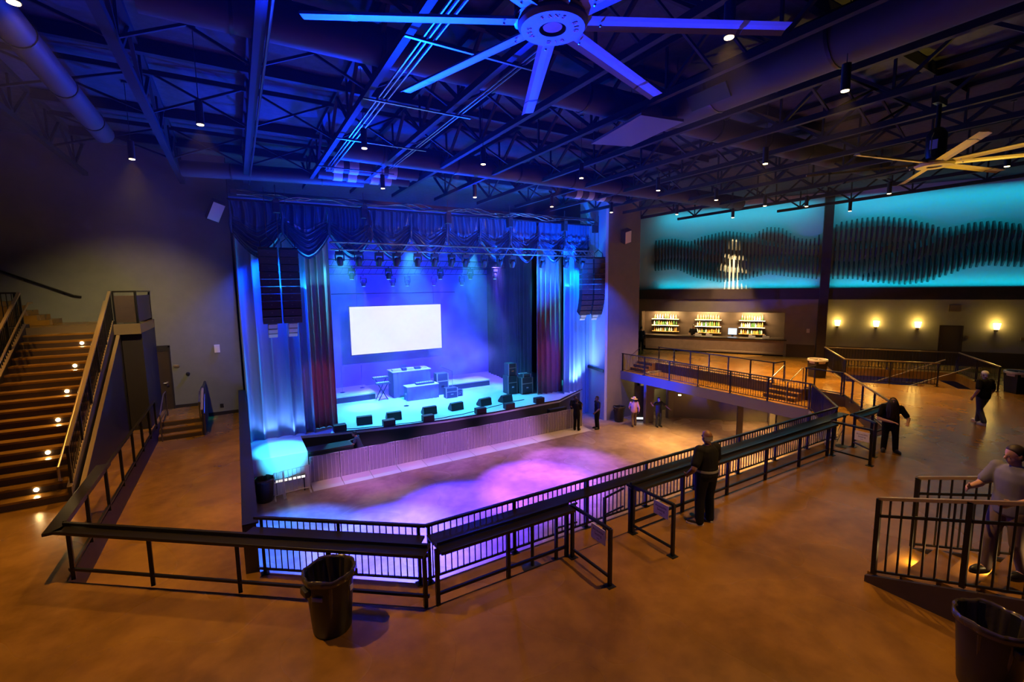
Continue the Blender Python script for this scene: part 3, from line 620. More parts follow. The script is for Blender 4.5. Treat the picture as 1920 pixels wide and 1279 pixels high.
# ================================================================== STAGE DRESSING
def drape(mb, p, q, zt, zb, amp, wl, seed=0, flare=.25, nv=14):
    p, q = V((*p, 0)), V((*q, 0)); d = (q - p); L = d.length; d.normalize(); n = V((d.y, -d.x, 0)); rnd = random.Random(seed)
    ph = [rnd.uniform(0, 6.28) for _ in range(6)]; nu = int(L / wl * 12)
    def fn(u, v):
        s = u * L; w = 2 * PI * s / wl + 1.1 * math.sin(s * 1.7 + ph[0]) + .5 * math.sin(s * 4.1 + ph[1])
        a = amp * (.75 + .35 * math.sin(s * 2.3 + ph[2])) * (1 - flare + flare * 2 * v)
        o = a * (math.sin(w) + .28 * math.sin(2 * w + ph[3])) + .03 * math.sin(v * 5 + s * 2 + ph[4])
        r = p + d * (s + .25 * amp * math.cos(w)) + n * o
        return (r.x, r.y, zt + (zb - zt) * v)
    return mb.grid(fn, nu, nv)
tag(drape(MB(), (.04, 22.25), (2.7, 22.25), 8.1, -1.86, .13, .5, 3).obj('stage_curtain', DRAPE, smooth=180), 'blue lit pleated curtain at the left end of the stage', 'curtain', 'side curtains of the stage')
tag(drape(MB(), (2.5, 22.62), (3.72, 22.62), 8.1, DECK + .01, .10, .30, 5).obj('stage_curtain', LEGM, smooth=180), 'plum curtain with cyan lit folds left of the stage opening', 'curtain', 'side curtains of the stage')
tag(drape(MB(), (15.15, 22.7), (16.9, 22.5), 8.1, DECK + .01, .10, .30, 8).obj('stage_curtain', LEGM, smooth=180), 'plum curtain with cyan lit folds right of the stage opening', 'curtain', 'side curtains of the stage')
tag(drape(MB(), (16.5, 21.95), (18.75, 22.25), 8.1, PIT + .02, .11, .36, 9).obj('stage_curtain', DRAPE, smooth=180), 'bright blue and white lit curtain at the right end of the stage', 'curtain', 'side curtains of the stage')
tag(drape(MB(), (15.25, 23.3), (16.3, 31.0), 8.3, DECK + .01, .12, .5, 12).obj('masking_drape', BLKV, smooth=180), 'dark masking drape along the right side of the stage', 'curtain', 'masking drapes')
tag(drape(MB(), (2.2, 23.4), (1.6, 31.0), 8.3, DECK + .01, .12, .5, 13).obj('masking_drape', BLKV, smooth=180), 'dark masking drape hidden behind the left plum curtain', 'curtain', 'masking drapes')
# swagged valance
t = thing('stage_valance', 'blue satin valance of ten swags across the top of the stage', 'valance', (9.1, 21.55, 8.1))
NSW, SWW = 10, 1.825
for k in range(NSW):
    x0 = .02 + SWW * k; rnd = random.Random(k); p0, p1, p2 = (rnd.uniform(0, 6.3) for _ in range(3))
    def rdg(x): return 1 - 2 * math.sqrt(math.sin(x / 2) ** 2 + .02)
    def fn(u, v):
        c = 2 * u - 1; hem = 5.98 + .98 * abs(c) ** 1.6; top = 8.12
        z = top + (hem - top) * v
        w = z - .98 * abs(c) ** 1.6 * min(1, max(0, (8.12 - z) / 1.2))                # level of the sagging fold lines
        lo = max(0, min(1, (7.25 - w) / .35)); hi = max(0, min(1, (w - 6.75) / .45))
        f = lo * (.085 * rdg(2 * PI * w / .21 + p0) + .03 * rdg(2 * PI * w / .09 + p1))
        g = hi * (.085 * rdg(2 * PI * (u * 4.6 + .12 * math.sin(w * 3 + p1) * c) + p1) + .03 * math.sin(2 * PI * u * 9 + p0))
        belly = .17 * (1 - c * c) * (v ** .8)
        pinch = .10 * math.exp(-((1 - abs(c)) / .07) ** 2)
        return (x0 + SWW * u + .02 * math.sin(9 * v + p0), 21.6 - belly - f - g + pinch, z)
    s = MB().grid(fn, 64, 96).obj('swag', VALM, t, smooth=180)
    def fr_(u, v):
        c = 2 * u - 1; hem = 5.98 + .98 * abs(c) ** 1.6
        return (x0 + SWW * u, 21.6 - .16 * (1 - c * c) - .02 + .012 * math.sin(u * 120), hem - .1 * v)
    MB().grid(fr_, 80, 1).obj('fringe', VALM, s, smooth=180)
    MB().tube([(x0, 21.55, 8.1), (x0 + .02, 21.5, 7.5), (x0 - .02, 21.5, 7.2), (x0, 21.52, 6.86)], [.03, .05, .06, .04], 8).obj('gather', VALM, s, smooth=60)
MB().tube([(-.05, 21.62, 8.16), (18.4, 21.62, 8.16)], .05, 10).obj('valance_pipe', STEEL, t)
# rigging along the top
t = thing('rigging_bar', 'rigging pipe with draped cables above the valance', 'rigging', (9, 21.2, 8.4))
MB().bar((.1, 21.3, 8.42), (18.3, 21.3, 8.42), .1, .14).obj('beam', PIPE, t)
mb = MB(); rnd = random.Random(4)
for c in range(3):
    pts = []
    for i in range(75): x = .3 + i * .245; pts.append((x, 21.15 - .05 * c, 8.36 - .05 * c + .09 * math.sin(x * 1.9 + c) + .05 * math.sin(x * 4.3 + 2 * c)))
    mb.tube(pts, .028, 6)
mb.obj('cable', PIPE, t, smooth=60)
for i, x in enumerate((1.6, 5.0, 8.9, 12.3, 15.8, 18.0)):
    t2 = thing('chain_hoist', ['chain hoist above the left speaker array', 'chain hoist with a cable loop left on the light truss', 'chain hoist above the middle of the light truss', 'chain hoist right of the light truss middle', 'chain hoist near the right end of the light truss', 'chain hoist above the right speaker array'][i], 'hoist', (x, 20.8, 8.0), 'chain hoists')
    MB().box(x - .13, x + .13, 20.66, 20.94, 7.62, 8.1).obj('motor', BLK, t2, bevel=.02); MB().box(x - .1, x + .1, 20.64, 20.66, 8.02, 8.16).obj('hook_plate', PIPE, t2)
    MB().tube([(x, 20.8, 8.1), (x, 20.8, 8.7)], .02, 6).obj('chain', PIPE, t2); MB().tube([(x, 20.8, 7.62), (x, 20.8, 6.62)], .014, 6).obj('chain', PIPE, t2)
    if i == 1:
        mb = MB()
        for c in range(5): mb.tube([(x + .05 * c, 20.7, 7.9), (x + .12 + .03 * c, 20.6, 7.4), (x + .3 - .08 * c, 20.58, 6.95), (x + .2, 20.6, 6.6)], .02, 6)
        mb.obj('cable_loop', PIPE, t2, smooth=60)
# front light truss and moving lights
t = thing('light_truss', 'long horizontal light truss hung before the valance', 'truss', (10.5, 20.6, 6.4), 'light trusses')
mb = MB()
for dy in (-.15, .15):
    for z in (6.25, 6.55): mb.tube([(3.5, 20.6 + dy, z), (17.6, 20.6 + dy, z)], .025, 8)
mb.obj('chord', PIPE, t, smooth=60); mb = MB(); x = 3.5; k = 0
while x < 17.5:
    for dy in (-.15, .15): mb.tube([(x, 20.6 + dy, 6.25 if k % 2 else 6.55), (x + .35, 20.6 + dy, 6.55 if k % 2 else 6.25)], .012, 5)
    mb.tube([(x, 20.45, 6.25), (x, 20.75, 6.25)], .012, 5); x += .35; k += 1
mb.obj('lacing', PIPE, t)
def mover(loc, label, lens, grp, name='moving_light', tilt=25, pan=0):
    t = thing(name, label, 'stage light', (0, 0, 0), grp, rz=pan)
    MB().box(-.16, .16, -.12, .12, -.16, -.02).obj('base', BLK, t, bevel=.015)
    MB().tube([(0, 0, -.02), (0, 0, .08)], .03, 8).obj('clamp', STEEL, t)
    MB().bar((-.17, 0, -.14), (-.17, 0, -.42), .04, .1).bar((.17, 0, -.14), (.17, 0, -.42), .04, .1).bar((-.19, 0, -.16), (.19, 0, -.16), .06, .05).obj('yoke', BLK, t)
    M = Matrix.Rotation(R(tilt), 3, 'X')
    MB().lathe([(.0, .16), (.09, .15), (.135, .06), (.14, -.06), (.12, -.2), (.10, -.2), (.0, -.19)], (0, 0, -.4), 18, M=M).obj('head', BLK, t, smooth=40)
    MB().lathe([(.0, -.196), (.095, -.196), (.095, -.21), (.0, -.215)], (0, 0, -.4), 18, M=M).obj('lens', lens, t)
    t.location = loc; return t
xs = [3.86, 4.64, 5.51, 6.29, 7.26, 8.09, 8.95, 9.68, 10.69, 11.57, 12.32, 14.15, 15.78, 16.91]
ordn = 'first second third fourth fifth sixth seventh eighth ninth tenth eleventh twelfth thirteenth fourteenth'.split()
protoA = None
for i, x in enumerate(xs):
    lab = f'moving light hanging under the front truss, {ordn[i]} from its left end'
    if protoA is None: protoA = o = mover((x, 20.6, 6.2), lab, E_VIO, 'moving lights on the front truss')
    else: o = dup(protoA, (x, 20.6, 6.2), lab)
    o.rotation_euler.z = R((i * 53) % 40 - 20)
for j, (y, z, X, w) in enumerate(((26, 5.72, [5.44, 7.44, 10.54, 12.51, 14.23], 'front'), (28, 5.36, [6.51, 8.25, 9.16, 10.9, 12.84], 'rear'))):
    t = thing('light_bar', f'{w} pipe of wash lights above the stage', 'truss', (9, y, z), 'light trusses')
    MB().tube([(3.2, y, z + .1), (15.0, y, z + .1)], .03, 8).tube([(3.2, y, z + .45), (15.0, y, z + .45)], .03, 8).obj('pipe', STEEL, t)
    mb = MB()
    for k in range(30): mb.tube([(3.2 + k * .4, y, z + .1), (3.4 + k * .4, y, z + .45)], .012, 5)
    mb.obj('lacing', STEEL, t)
    for i, x in enumerate(X):
        dup(protoA, (x, y, z), None, 'wash lights over the stage', rz=0) if False else None
        o = mover((x, y, z), f'cyan wash light on the {w} stage pipe, {ordn[i]} from the left', E_CYAN, 'wash lights over the stage', 'wash_light', 6)
        lamp('SPOT', 'wash_beam', (x, y - .03, z - .66), BEAM, (.01, .03, 1) if i % 2 else (.06, .04, 1), (x + (.5 if i > 2 else .15), y - .6, DECK), 17, .35, .06)
# line arrays
def array(lab, x, y, zt, n, fills, curve, rz=0, grp='hanging line array speakers'):
    t = thing('line_array', lab, 'speaker', (0, 0, 0), grp, rz=rz)
    h = .292; z = 0; yo = 0; a = 0
    mb = MB().box(-.33, .33, -.2, .25, .02, .08).tube([(-.25, 0, .05), (-.25, 0, .3), (0, 0, .5)], .02, 6).tube([(.25, 0, .05), (.25, 0, .3), (0, 0, .5)], .02, 6); mb.obj('fly_frame', STEEL, t)
    MB().tube([(0, 0, .5), (0, 0, 2.4)], .012, 6).obj('chain', PIPE, t)
    for k in range(n):
        if k >= n - curve: a += R(7)
        M = Matrix.Rotation(a, 3, 'X'); c = V((0, yo, z)) + M @ V((0, .0, -h / 2))
        cab = MB().cbox(c, (.68, .42, h - .012), M).obj('cabinet', GRILLE, t, bevel=.01)
        MB().cbox(c + M @ V((0, -.216, h / 2 - .03)), (.66, .012, .018), M).cbox(c + M @ V((0, -.216, 0)), (.05, .012, .03), M).obj('grille_bar', PIPE, cab)
        d = M @ V((0, 0, -h)); z += d.z; yo += d.y
    for k in range(fills):
        a += R(9); M = Matrix.Rotation(a, 3, 'X'); c = V((0, yo, z)) + M @ V((0, .0, -.11))
        MB().cbox(c, (.34, .3, .2), M).obj('small_cabinet', WHITEP, t, bevel=.02)
        d = M @ V((0, 0, -.22)); z += d.z; yo += d.y
    t.location = (x, y, zt); return t
array('left column of the line array hanging at the left of the stage', 1.2, 20.95, 6.2, 10, 3, 2)
array('right column of the line array hanging at the left of the stage', 1.95, 20.95, 6.2, 10, 3, 2)
array('left column of the line array hanging at the right of the stage', 17.35, 20.8, 6.15, 11, 2, 4, rz=R(-14))
array('right column of the line array hanging at the right of the stage', 18.1, 20.62, 6.15, 11, 2, 4, rz=R(-14))
def wallspk(lab, loc, rz, tilt, roll):
    t = thing('wall_speaker', lab, 'speaker', (0, 0, 0), 'small wall speakers', rz=rz)
    M = Matrix.Rotation(R(roll), 3, 'Y') @ Matrix.Rotation(R(tilt), 3, 'X')
    MB().cbox((0, 0, 0), (.46, .4, .78), M).obj('cabinet', WHITEP if False else BLK, t, bevel=.02); MB().cbox(M @ V((0, -.205, 0)), (.4, .01, .7), M).obj('grille', GRILLE if False else WHITEP, t)
    MB().tube([(0, .1, 0), (0, .5, .3)], .03, 6).obj('bracket', STEEL, t); t.location = loc
wallspk('small tilted speaker on the grey wall left of the valance', (-.45, 21.75, 7.7), R(15), 25, 18)
wallspk('small tilted speaker on the taupe corner wall', (19.45, 19.8, 7.4), R(-10), 25, -18)
# side platforms
tag(MB().box(.05, 2.03, 19.62, 21.98, PIT, DECK).obj('platform', WHITEP, bevel=.02), 'bright cyan lit platform below the left curtain', 'platform')
t = thing('subwoofer_bench', 'long black bench of subwoofers at the left of the stage front', 'speaker', (3, 20.9, PIT))
MB().box(2.1, 4.0, 20.55, 21.35, PIT, -2.25).obj('cabinet', BLK, t, bevel=.03); MB().box(2.12, 3.98, 20.57, 21.3, -2.25, -2.22).obj('lid', GRILLE, t)
tag(MB().box(14.5, 15.7, 20.42, 20.7, PIT, -2.2).obj('subwoofer_bench', BLK, bevel=.03), 'long black bench of subwoofers at the right of the stage front', 'speaker')
# barricade
def perforated():
    m = bpy.data.materials.new('perforated_sheet'); m.use_nodes = True; N = m.node_tree.nodes; L = m.node_tree.links; b = N['Principled BSDF']
    b.inputs['Base Color'].default_value = (.30, .26, .28, 1); b.inputs['Roughness'].default_value = .5
    tr = N.new('ShaderNodeBsdfTransparent'); mx = N.new('ShaderNodeMixShader'); tc = N.new('ShaderNodeTexCoord'); vo = N.new('ShaderNodeTexVoronoi'); vo.inputs['Scale'].default_value = 26
    vo.inputs['Randomness'].default_value = 0; lt = N.new('ShaderNodeMath'); lt.operation = 'LESS_THAN'; lt.inputs[1].default_value = .38
    L.new(tc.outputs['Object'], vo.inputs['Vector']); L.new(vo.outputs['Distance'], lt.inputs[0]); L.new(lt.outputs[0], mx.inputs['Fac']); L.new(b.outputs[0], mx.inputs[1]); L.new(tr.outputs[0], mx.inputs[2])
    L.new(mx.outputs[0], N['Material Output'].inputs['Surface']); return m
PERF = perforated()
t0 = thing('crowd_barrier', '', 'barrier', (2.1, 20.05, PIT), 'crowd barriers before the stage')
x0 = 2.1; bw = 1.2
MB().tube([(x0 + .03, 20.05, PIT), (x0 + .03, 20.05, PIT + 1.14), (x0 + bw - .03, 20.05, PIT + 1.14), (x0 + bw - .03, 20.05, PIT)], .022, 8).obj('frame', GALV, t0)
mb = MB()
for k in range(1, 7): mb.box(x0 + bw * k / 7 - .01, x0 + bw * k / 7 + .01, 20.03, 20.055, PIT + .05, PIT + 1.12)
mb.obj('bars', GALV, t0); MB().box(x0 + .03, x0 + bw - .03, 20.06, 20.064, PIT + .05, PIT + 1.12).obj('perforated_panel', PERF, t0)
MB().add([(x0 + .01, 19.2, PIT + .005), (x0 + bw - .01, 19.2, PIT + .005), (x0 + bw - .01, 20.05, PIT + .05), (x0 + .01, 20.05, PIT + .05), (x0 + .01, 19.2, PIT), (x0 + bw - .01, 19.2, PIT), (x0 + bw - .01, 20.05, PIT), (x0 + .01, 20.05, PIT)], [(0, 1, 2, 3), (7, 6, 5, 4), (0, 4, 5, 1), (1, 5, 6, 2), (2, 6, 7, 3), (3, 7, 4, 0)]).obj('foot_plate', GALV, t0)
MB().bar((x0 + .1, 20.06, PIT + 1.0), (x0 + .1, 20.38, PIT + .05), .03, .03).bar((x0 + bw - .1, 20.06, PIT + 1.0), (x0 + bw - .1, 20.38, PIT + .05), .03, .03).bar((x0 + .1, 20.07, PIT + .06), (x0 + .1, 20.38, PIT + .04), .03, .03).bar((x0 + bw - .1, 20.07, PIT + .06), (x0 + bw - .1, 20.38, PIT + .04), .03, .03).obj('back_brace', GALV, t0)
for i in range(12):
    lab = f'metal crowd barrier before the stage, {(ordn + ["x"])[i]} from the left end'
    o = t0 if i == 0 else dup(t0, (x0 + bw * i, 20.05, PIT), lab); o['label'] = lab
def bikerack(lab, a, b):
    t = thing('crowd_fence', lab, 'barrier', a, 'low crowd fences by the platform'); a, b = V(a), V(b)
    MB().tube([a + V((0, 0, .05)), a + V((0, 0, 1.05)), b + V((0, 0, 1.05)), b + V((0, 0, .05))], .02, 8).tube([a + V((0, 0, .15)), b + V((0, 0, .15))], .015, 6).obj('frame', GALV, t)
    mb = MB()
    for k in range(1, 6): p = a.lerp(b, k / 6); mb.tube([p + V((0, 0, .15)), p + V((0, 0, 1.05))], .01, 6)
    mb.obj('bars', GALV, t); MB().box(a.x - .03, a.x + .03, a.y - .25, a.y + .25, PIT, PIT + .03).box(b.x - .03, b.x + .03, b.y - .25, b.y + .25, PIT, PIT + .03).obj('foot', GALV, t)
bikerack('low crowd fence in front of the cyan platform, left one', (.75, 19.2, PIT), (1.06, 19.28, PIT)); bikerack('low crowd fence beside the left end of the barrier', (1.1, 19.3, PIT), (2.02, 19.4, PIT))
# lighting bar on platform
t = thing('light_strip', 'short bright uplight strip on the floor by the platform', 'stage light', (1.2, 19.5, PIT)); MB().box(.75, 1.9, 19.48, 19.56, PIT + .55, PIT + .66).obj('housing', STEEL, t)
mb = MB()
for k in range(7): mb.box(.77 + k * .16, .90 + k * .16, 19.47, 19.48, PIT + .56, PIT + .65)
mb.obj('led', E_WHITE, t); MB().box(.8, .84, 19.5, 19.54, PIT, PIT + .55).box(1.8, 1.84, 19.5, 19.54, PIT, PIT + .55).obj('stand', STEEL, t)
# wedges and front fills
def rotz(a): return Matrix.Rotation(a, 3, 'Z')
tw = thing('floor_monitor', '', 'speaker', (4.88, 22.25, DECK), 'floor monitors along the stage lip')
mb = MB().extr([(-.26, 0), (.24, 0), (.26, .1), (-.02, .42), (-.2, .40)], 'x', -.36, .36); mb.obj('cabinet', BLK, tw, bevel=.025)
MB().extr([(.235, .12), (.255, .12), (-.005, .405), (-.025, .405)], 'x', -.32, .32).obj('grille', GRILLE, tw)
# local meshes: shift to the thing
for c in tw.children:
    for v in c.data.vertices: v.co += V((4.88, 22.25, DECK))
for i, x in enumerate((4.88, 6.29, 8.14, 9.64, 11.33, 12.69)):
    lab = f'black floor monitor on the stage, {ordn[i]} from the left'
    o = tw if i == 0 else dup(tw, (x, 22.2, DECK), lab); o['label'] = lab; o.rotation_euler.z = R(-8 + i * 4)
tf = thing('front_fill', '', 'speaker', (0, 0, 0), 'front fill speakers on the stage edge')
MB().box(-.28, .28, -.17, .17, 0, .3).obj('cabinet', BLK, tf, bevel=.02); MB().box(-.26, .26, -.178, -.17, .02, .28).obj('grille', GRILLE, tf)
for i, (x, y) in enumerate(((3.66, 21.75), (5.79, 21.28), (7.63, 21.0), (10.4, 20.8), (12.12, 20.82), (14.13, 20.95))):
    lab = f'small black front fill speaker on the stage edge, {ordn[i]} from the left'
    o = tf if i == 0 else dup(tf, (x, y, DECK), lab); o.location = (x, y, DECK); o['label'] = lab
mb = MB(); pts = [(3.6 + .2 * i, 21.95 - .9 * math.sin(PI * min(1, i / 45)) ** .8 + .03 * math.sin(i), DECK + .015) for i in range(52)]
tag(mb.tube(pts, .018, 6).obj('stage_cable', PLAS, smooth=60), 'black cable lying along the stage edge', 'cable')
# risers
for lab, b in (('low stage riser at the left rear of the stage', (2.4, 6.66, 27.0, 29.7)), ('low stage riser at the right rear of the stage', (10.95, 14.05, 26.6, 28.2))):
    t = thing('stage_riser', lab, 'riser', ((b[0] + b[1]) / 2, b[2], DECK), 'stage risers'); MB().box(*b, DECK + .32, DECK + .38).obj('riser_top', STAGEF, t); MB().box(b[0] + .02, b[1] - .02, b[2] + .02, b[3] - .02, DECK, DECK + .32).obj('skirt', BLKV, t)
# gear
t = thing('draped_table', 'long draped table below the screen with gear on it', 'table', (8.6, 27, DECK)); MB().box(7.55, 9.95, 26.5, 27.7, DECK + 1.52, DECK + 1.56).obj('table_top', WHITEP, t)
drape(MB(), (7.6, 26.52), (9.9, 26.52), DECK + 1.52, DECK, .02, .3, 2).obj('table_cloth', CLOTHT, t, smooth=180); MB().box(7.6, 9.9, 26.56, 27.66, DECK, DECK + 1.5).obj('table_base', CLOTHT, t)
rnd = random.Random(8); kk = ['flat mixer at the left end of the draped table', 'small box beside the mixer on the draped table', 'black turntable in the middle of the draped table', 'pale controller right of the turntable on the draped table', 'small player at the right end of the draped table', 'laptop standing at the back of the draped table']
for i, (x, y, w, d, h) in enumerate(((7.9, 26.9, .5, .35, .1), (8.35, 26.8, .25, .3, .16), (8.75, 27.0, .45, .4, .1), (9.2, 26.9, .35, .35, .13), (9.65, 27.0, .35, .3, .08), (8.5, 27.4, .36, .06, .24))):
    t = thing('music_gear', kk[i], 'music gear', (x, y, DECK + 1.56), 'gear on the draped table'); b = MB().box(x - w / 2, x + w / 2, y - d / 2, y + d / 2, DECK + 1.56, DECK + 1.56 + h).obj('case', WHITEP if i % 2 == 0 else CASE, t, bevel=.01)
    mb = MB()
    for q in range(5): mb.lathe([(.018, 0), (.014, .025), (0, .025)], (x - w / 2 + w * (q + 1) / 6, y - d * .1 if d > .1 else y, DECK + 1.56 + h), 8)
    mb.obj('knob', CHROME, t)
t = thing('draped_table', 'lower draped table in front holding a keyboard', 'table', (8.95, 25.5, DECK)); MB().box(8.0, 9.95, 25.3, 26.0, DECK + .80, DECK + .84).obj('table_top', WHITEP, t)
drape(MB(), (8.03, 25.31), (9.92, 25.31), DECK + .8, DECK, .02, .28, 6).obj('table_cloth', CLOTHT, t, smooth=180); MB().box(8.03, 9.92, 25.35, 25.97, DECK, DECK + .78).obj('table_base', CLOTHT, t)
def keyboard(lab, x, y, z, w, stand, grp='keyboards on stage'):
    t = thing('keyboard', lab, 'keyboard', (x, y, z), grp)
    MB().box(x - w / 2, x + w / 2, y - .16, y + .16, z, z + .1).obj('case', CASE, t, bevel=.01); MB().box(x - w / 2 + .04, x + w / 2 - .04, y - .05, y + .15, z + .1, z + .115).obj('white_keys', WHITEP, t); mb = MB()
    for k in range(int(w / .04)): 
        if k % 7 not in (2, 6): mb.box(x - w / 2 + .06 + k * .04, x - w / 2 + .078 + k * .04, y - .05, y + .05, z + .115, z + .125)
    mb.obj('black_keys', PLAS, t)
    if stand: MB().bar((x - w * .35, y, stand), (x + w * .35, y, z), .04, .04).bar((x + w * .35, y, stand), (x - w * .35, y, z), .04, .04).obj('stand', STEEL, t)
keyboard('keyboard resting on the lower draped table', 9.2, 25.65, DECK + .84, 1.1, None)
keyboard('keyboard on a stand left of the long draped table', 6.95, 26.9, DECK + 1.2, .9, DECK)
keyboard('second keyboard on the same side, lower on a stand', 6.95, 26.45, DECK + .95, .8, DECK)
keyboard('keyboard on a stand at the right wing beside the flight cases', 15.0, 23.9, DECK + 1.0, .7, DECK)
def case(lab, x, y, z, w, d, h, grp='flight cases on stage', nm='flight_case'):
    t = thing(nm, lab, 'case', (x, y, z), grp); MB().box(x - w / 2, x + w / 2, y - d / 2, y + d / 2, z, z + h).obj('case_body', CASE, t, bevel=.015); mb = MB()
    for sx in (-1, 1):
        mb.box(x + sx * w / 2 - .025, x + sx * w / 2 + .025, y - d / 2 - .01, y - d / 2 + .03, z, z + h)
    mb.box(x - w / 2, x + w / 2, y - d / 2 - .008, y - d / 2, z + h * .62, z + h * .66); mb.obj('edge', GALV, t); MB().box(x - .08, x + .08, y - d / 2 - .02, y - d / 2, z + h * .35, z + h * .43).obj('handle', CHROME, t)
case('tall flight case right of the long draped table', 9.85 + .55, 26.1, DECK, .7, .6, 1.3); case('amplifier with pale top in front of the right riser', 10.5, 24.9, DECK, .7, .45, .6); case('small amplifier beside the larger one', 11.05, 25.0, DECK, .4, .35, .4)
case('large flight case at the right wing of the stage', 14.0, 23.9, DECK, .6, .7, 1.1); case('flight case stacked on the large one at the right wing', 14.05, 23.95, DECK + 1.1, .5, .6, .75); case('low dark flight case nearest the right plum curtain', 14.75, 23.4, DECK, .75, .6, 1.0)
case('mixer rack on top of the low flight case', 14.8, 23.4, DECK + 1.0, .5, .4, .2)
def mic(lab, x, y, z, h, boom=0):
    t = thing('microphone_stand', lab, 'microphone stand', (x, y, z), 'microphone stands on stage')
    MB().lathe([(0, 0), (.14, 0), (.14, .02), (.03, .04), (0, .04)], (x, y, z), 16).obj('base', STEEL, t); MB().tube([(x, y, z + .03), (x, y, z + h)], .014, 6).obj('pole', CHROME, t); p = V((x, y, z + h)); q = p + V((-boom, -.1, boom * .45 + .02))
    MB().tube([p, q], .01, 6).obj('boom', STEEL, t); MB().tube([q, q + V((-.05, -.05, .1))], [.02, .035], 8).obj('microphone', E_SCREEN if False else CHROME, t)
mic('thin microphone stand at the left rear of the stage', 5.0, 28.1, DECK + .38, 1.45); mic('second thin microphone stand from the left rear', 6.3, 28.8, DECK + .38, 1.45); mic('microphone stand with a slanted boom by the right riser', 11.2, 26.2, DECK, 1.3, .75); mic('short microphone stand in front of the lower table', 7.65, 24.4, DECK, .6)
# screen
t = thing('projection_screen', 'large glowing white screen at the rear of the stage', 'screen', (9, 30, 2)); MB().box(6.02, 12.1, 30.0, 30.02, .44, 3.48).obj('screen_face', E_SCREEN, t)
MB().box(5.96, 6.02, 29.99, 30.06, .38, 3.54).box(12.1, 12.16, 29.99, 30.06, .38, 3.54).box(5.96, 12.16, 29.99, 30.06, 3.48, 3.54).box(5.96, 12.16, 29.99, 30.06, .38, .44).box(6.02, 12.1, 30.03, 30.06, .44, 3.48).obj('screen_frame', BLK, t)
MB().bar((6.5, 30.04, 3.54), (6.5, 30.04, 6.0), .02, .02).bar((11.6, 30.04, 3.54), (11.6, 30.04, 6.0), .02, .02).tube([(5, 30.04, 4.3), (13.2, 30.04, 4.3)], .03, 8).obj('hanging_bar', STEEL, t)
# ================================================================== BINS
def bin_(lab, x, y, z, s=1, bag=True, rim=PLAS, grp=None, rz=0):
    t = thing('trash_can', lab, 'trash can', (x, y, z), grp or 'round trash cans')
    MB().lathe([(0, 0), (.225 * s, 0), (.235 * s, .02), (.285 * s, .68 * s), (.285 * s, .70 * s), (.305 * s, .71 * s), (.31 * s, .78 * s), (.295 * s, .80 * s), (.285 * s, .79 * s), (.225 * s, .06), (0, .06)], (x, y, z), 40).obj('can_body', PLAS, t, smooth=35)
    for a in (rz, rz + PI):
        c, sn = math.cos(a), math.sin(a); MB().cbox((x + .31 * s * c, y + .31 * s * sn, z + .64 * s), (.07 * s, .16 * s, .09 * s), Matrix.Rotation(a, 3, 'Z')).obj('handle', PLAS, t, bevel=.015)
    if bag:
        rnd = random.Random(int(x * 100)); ph = [rnd.uniform(0, 6.3) for _ in range(5)]
        prof = [(.316, .735, .006), (.326, .775, .01), (.322, .80, .01), (.305, .822, .012), (.286, .805, .012), (.272, .70, .02), (.25, .5, .03), (.2, .3, .05), (.06, .22, .04)]
        def fn(u, v):
            i = v * (len(prof) - 1); k = min(int(i), len(prof) - 2); f = i - k; r, h, w = [prof[k][q] * (1 - f) + prof[k + 1][q] * f for q in range(3)]
            a = 2 * PI * u; r += w * (math.sin(7 * a + ph[0]) + .8 * math.sin(13 * a + ph[1] + 3 * v) + .5 * math.sin(23 * a + ph[2])) * .6; h += w * .8 * math.sin(5 * a + ph[3])
            return (x + r * s * math.cos(a), y + r * s * math.sin(a), z + h * s)
        MB().grid(fn, 90, 30).obj('bin_liner', BAG, t, smooth=180)
    return t
t = bin_('large black trash can with a crumpled liner beside the slanted drink rail', .82, 6.3, 0, 1.06, rz=R(15))
MB().cbox((.82 - .2, 6.3 - .245, .62), (.14, .012, .05), Matrix.Rotation(R(-39), 3, 'Z')).obj('name_plate', LABELG, t); MB().cbox((.82 + .235, 6.3 - .205, .62), (.06, .012, .07), Matrix.Rotation(R(45), 3, 'Z')).obj('white_sticker', SIGN, t)
bin_('black trash can with a liner at the bottom right corner', 7.02, 1.36, 0, 1.06, rz=R(60))
bin_('trash can on the dance floor beside the cyan platform', .42, 19.3, PIT, 1.12)
bin_('dark trash can at the foot of the slanted wall by the corner', 19.0, 19.7, PIT, 1.12)
def square_bin(lab, x, y, rz):
    t = thing('waste_bin', lab, 'trash can', (x, y, 0), 'square waste bins on the bar level', rz=rz); p = V((x, y, 0)); 
    b = MB().lathe([(0, 0), (.36, 0), (.42, .78), (.42, .84), (.38, .84), (.34, .1), (0, .1)], p, 4).obj('bin_body', PLAS, t); MB().lathe([(.40, .8), (.44, .82), (.43, .9), (.36, .9), (.34, .7)], p, 24).obj('bin_liner', GALV, t, smooth=60)
square_bin('dark square bin with a pale liner at the left end of the stairwell', 24.25, 11.55, R(20)); square_bin('dark square bin at the right end of the stairwell', 27.3, 5.4, R(10))
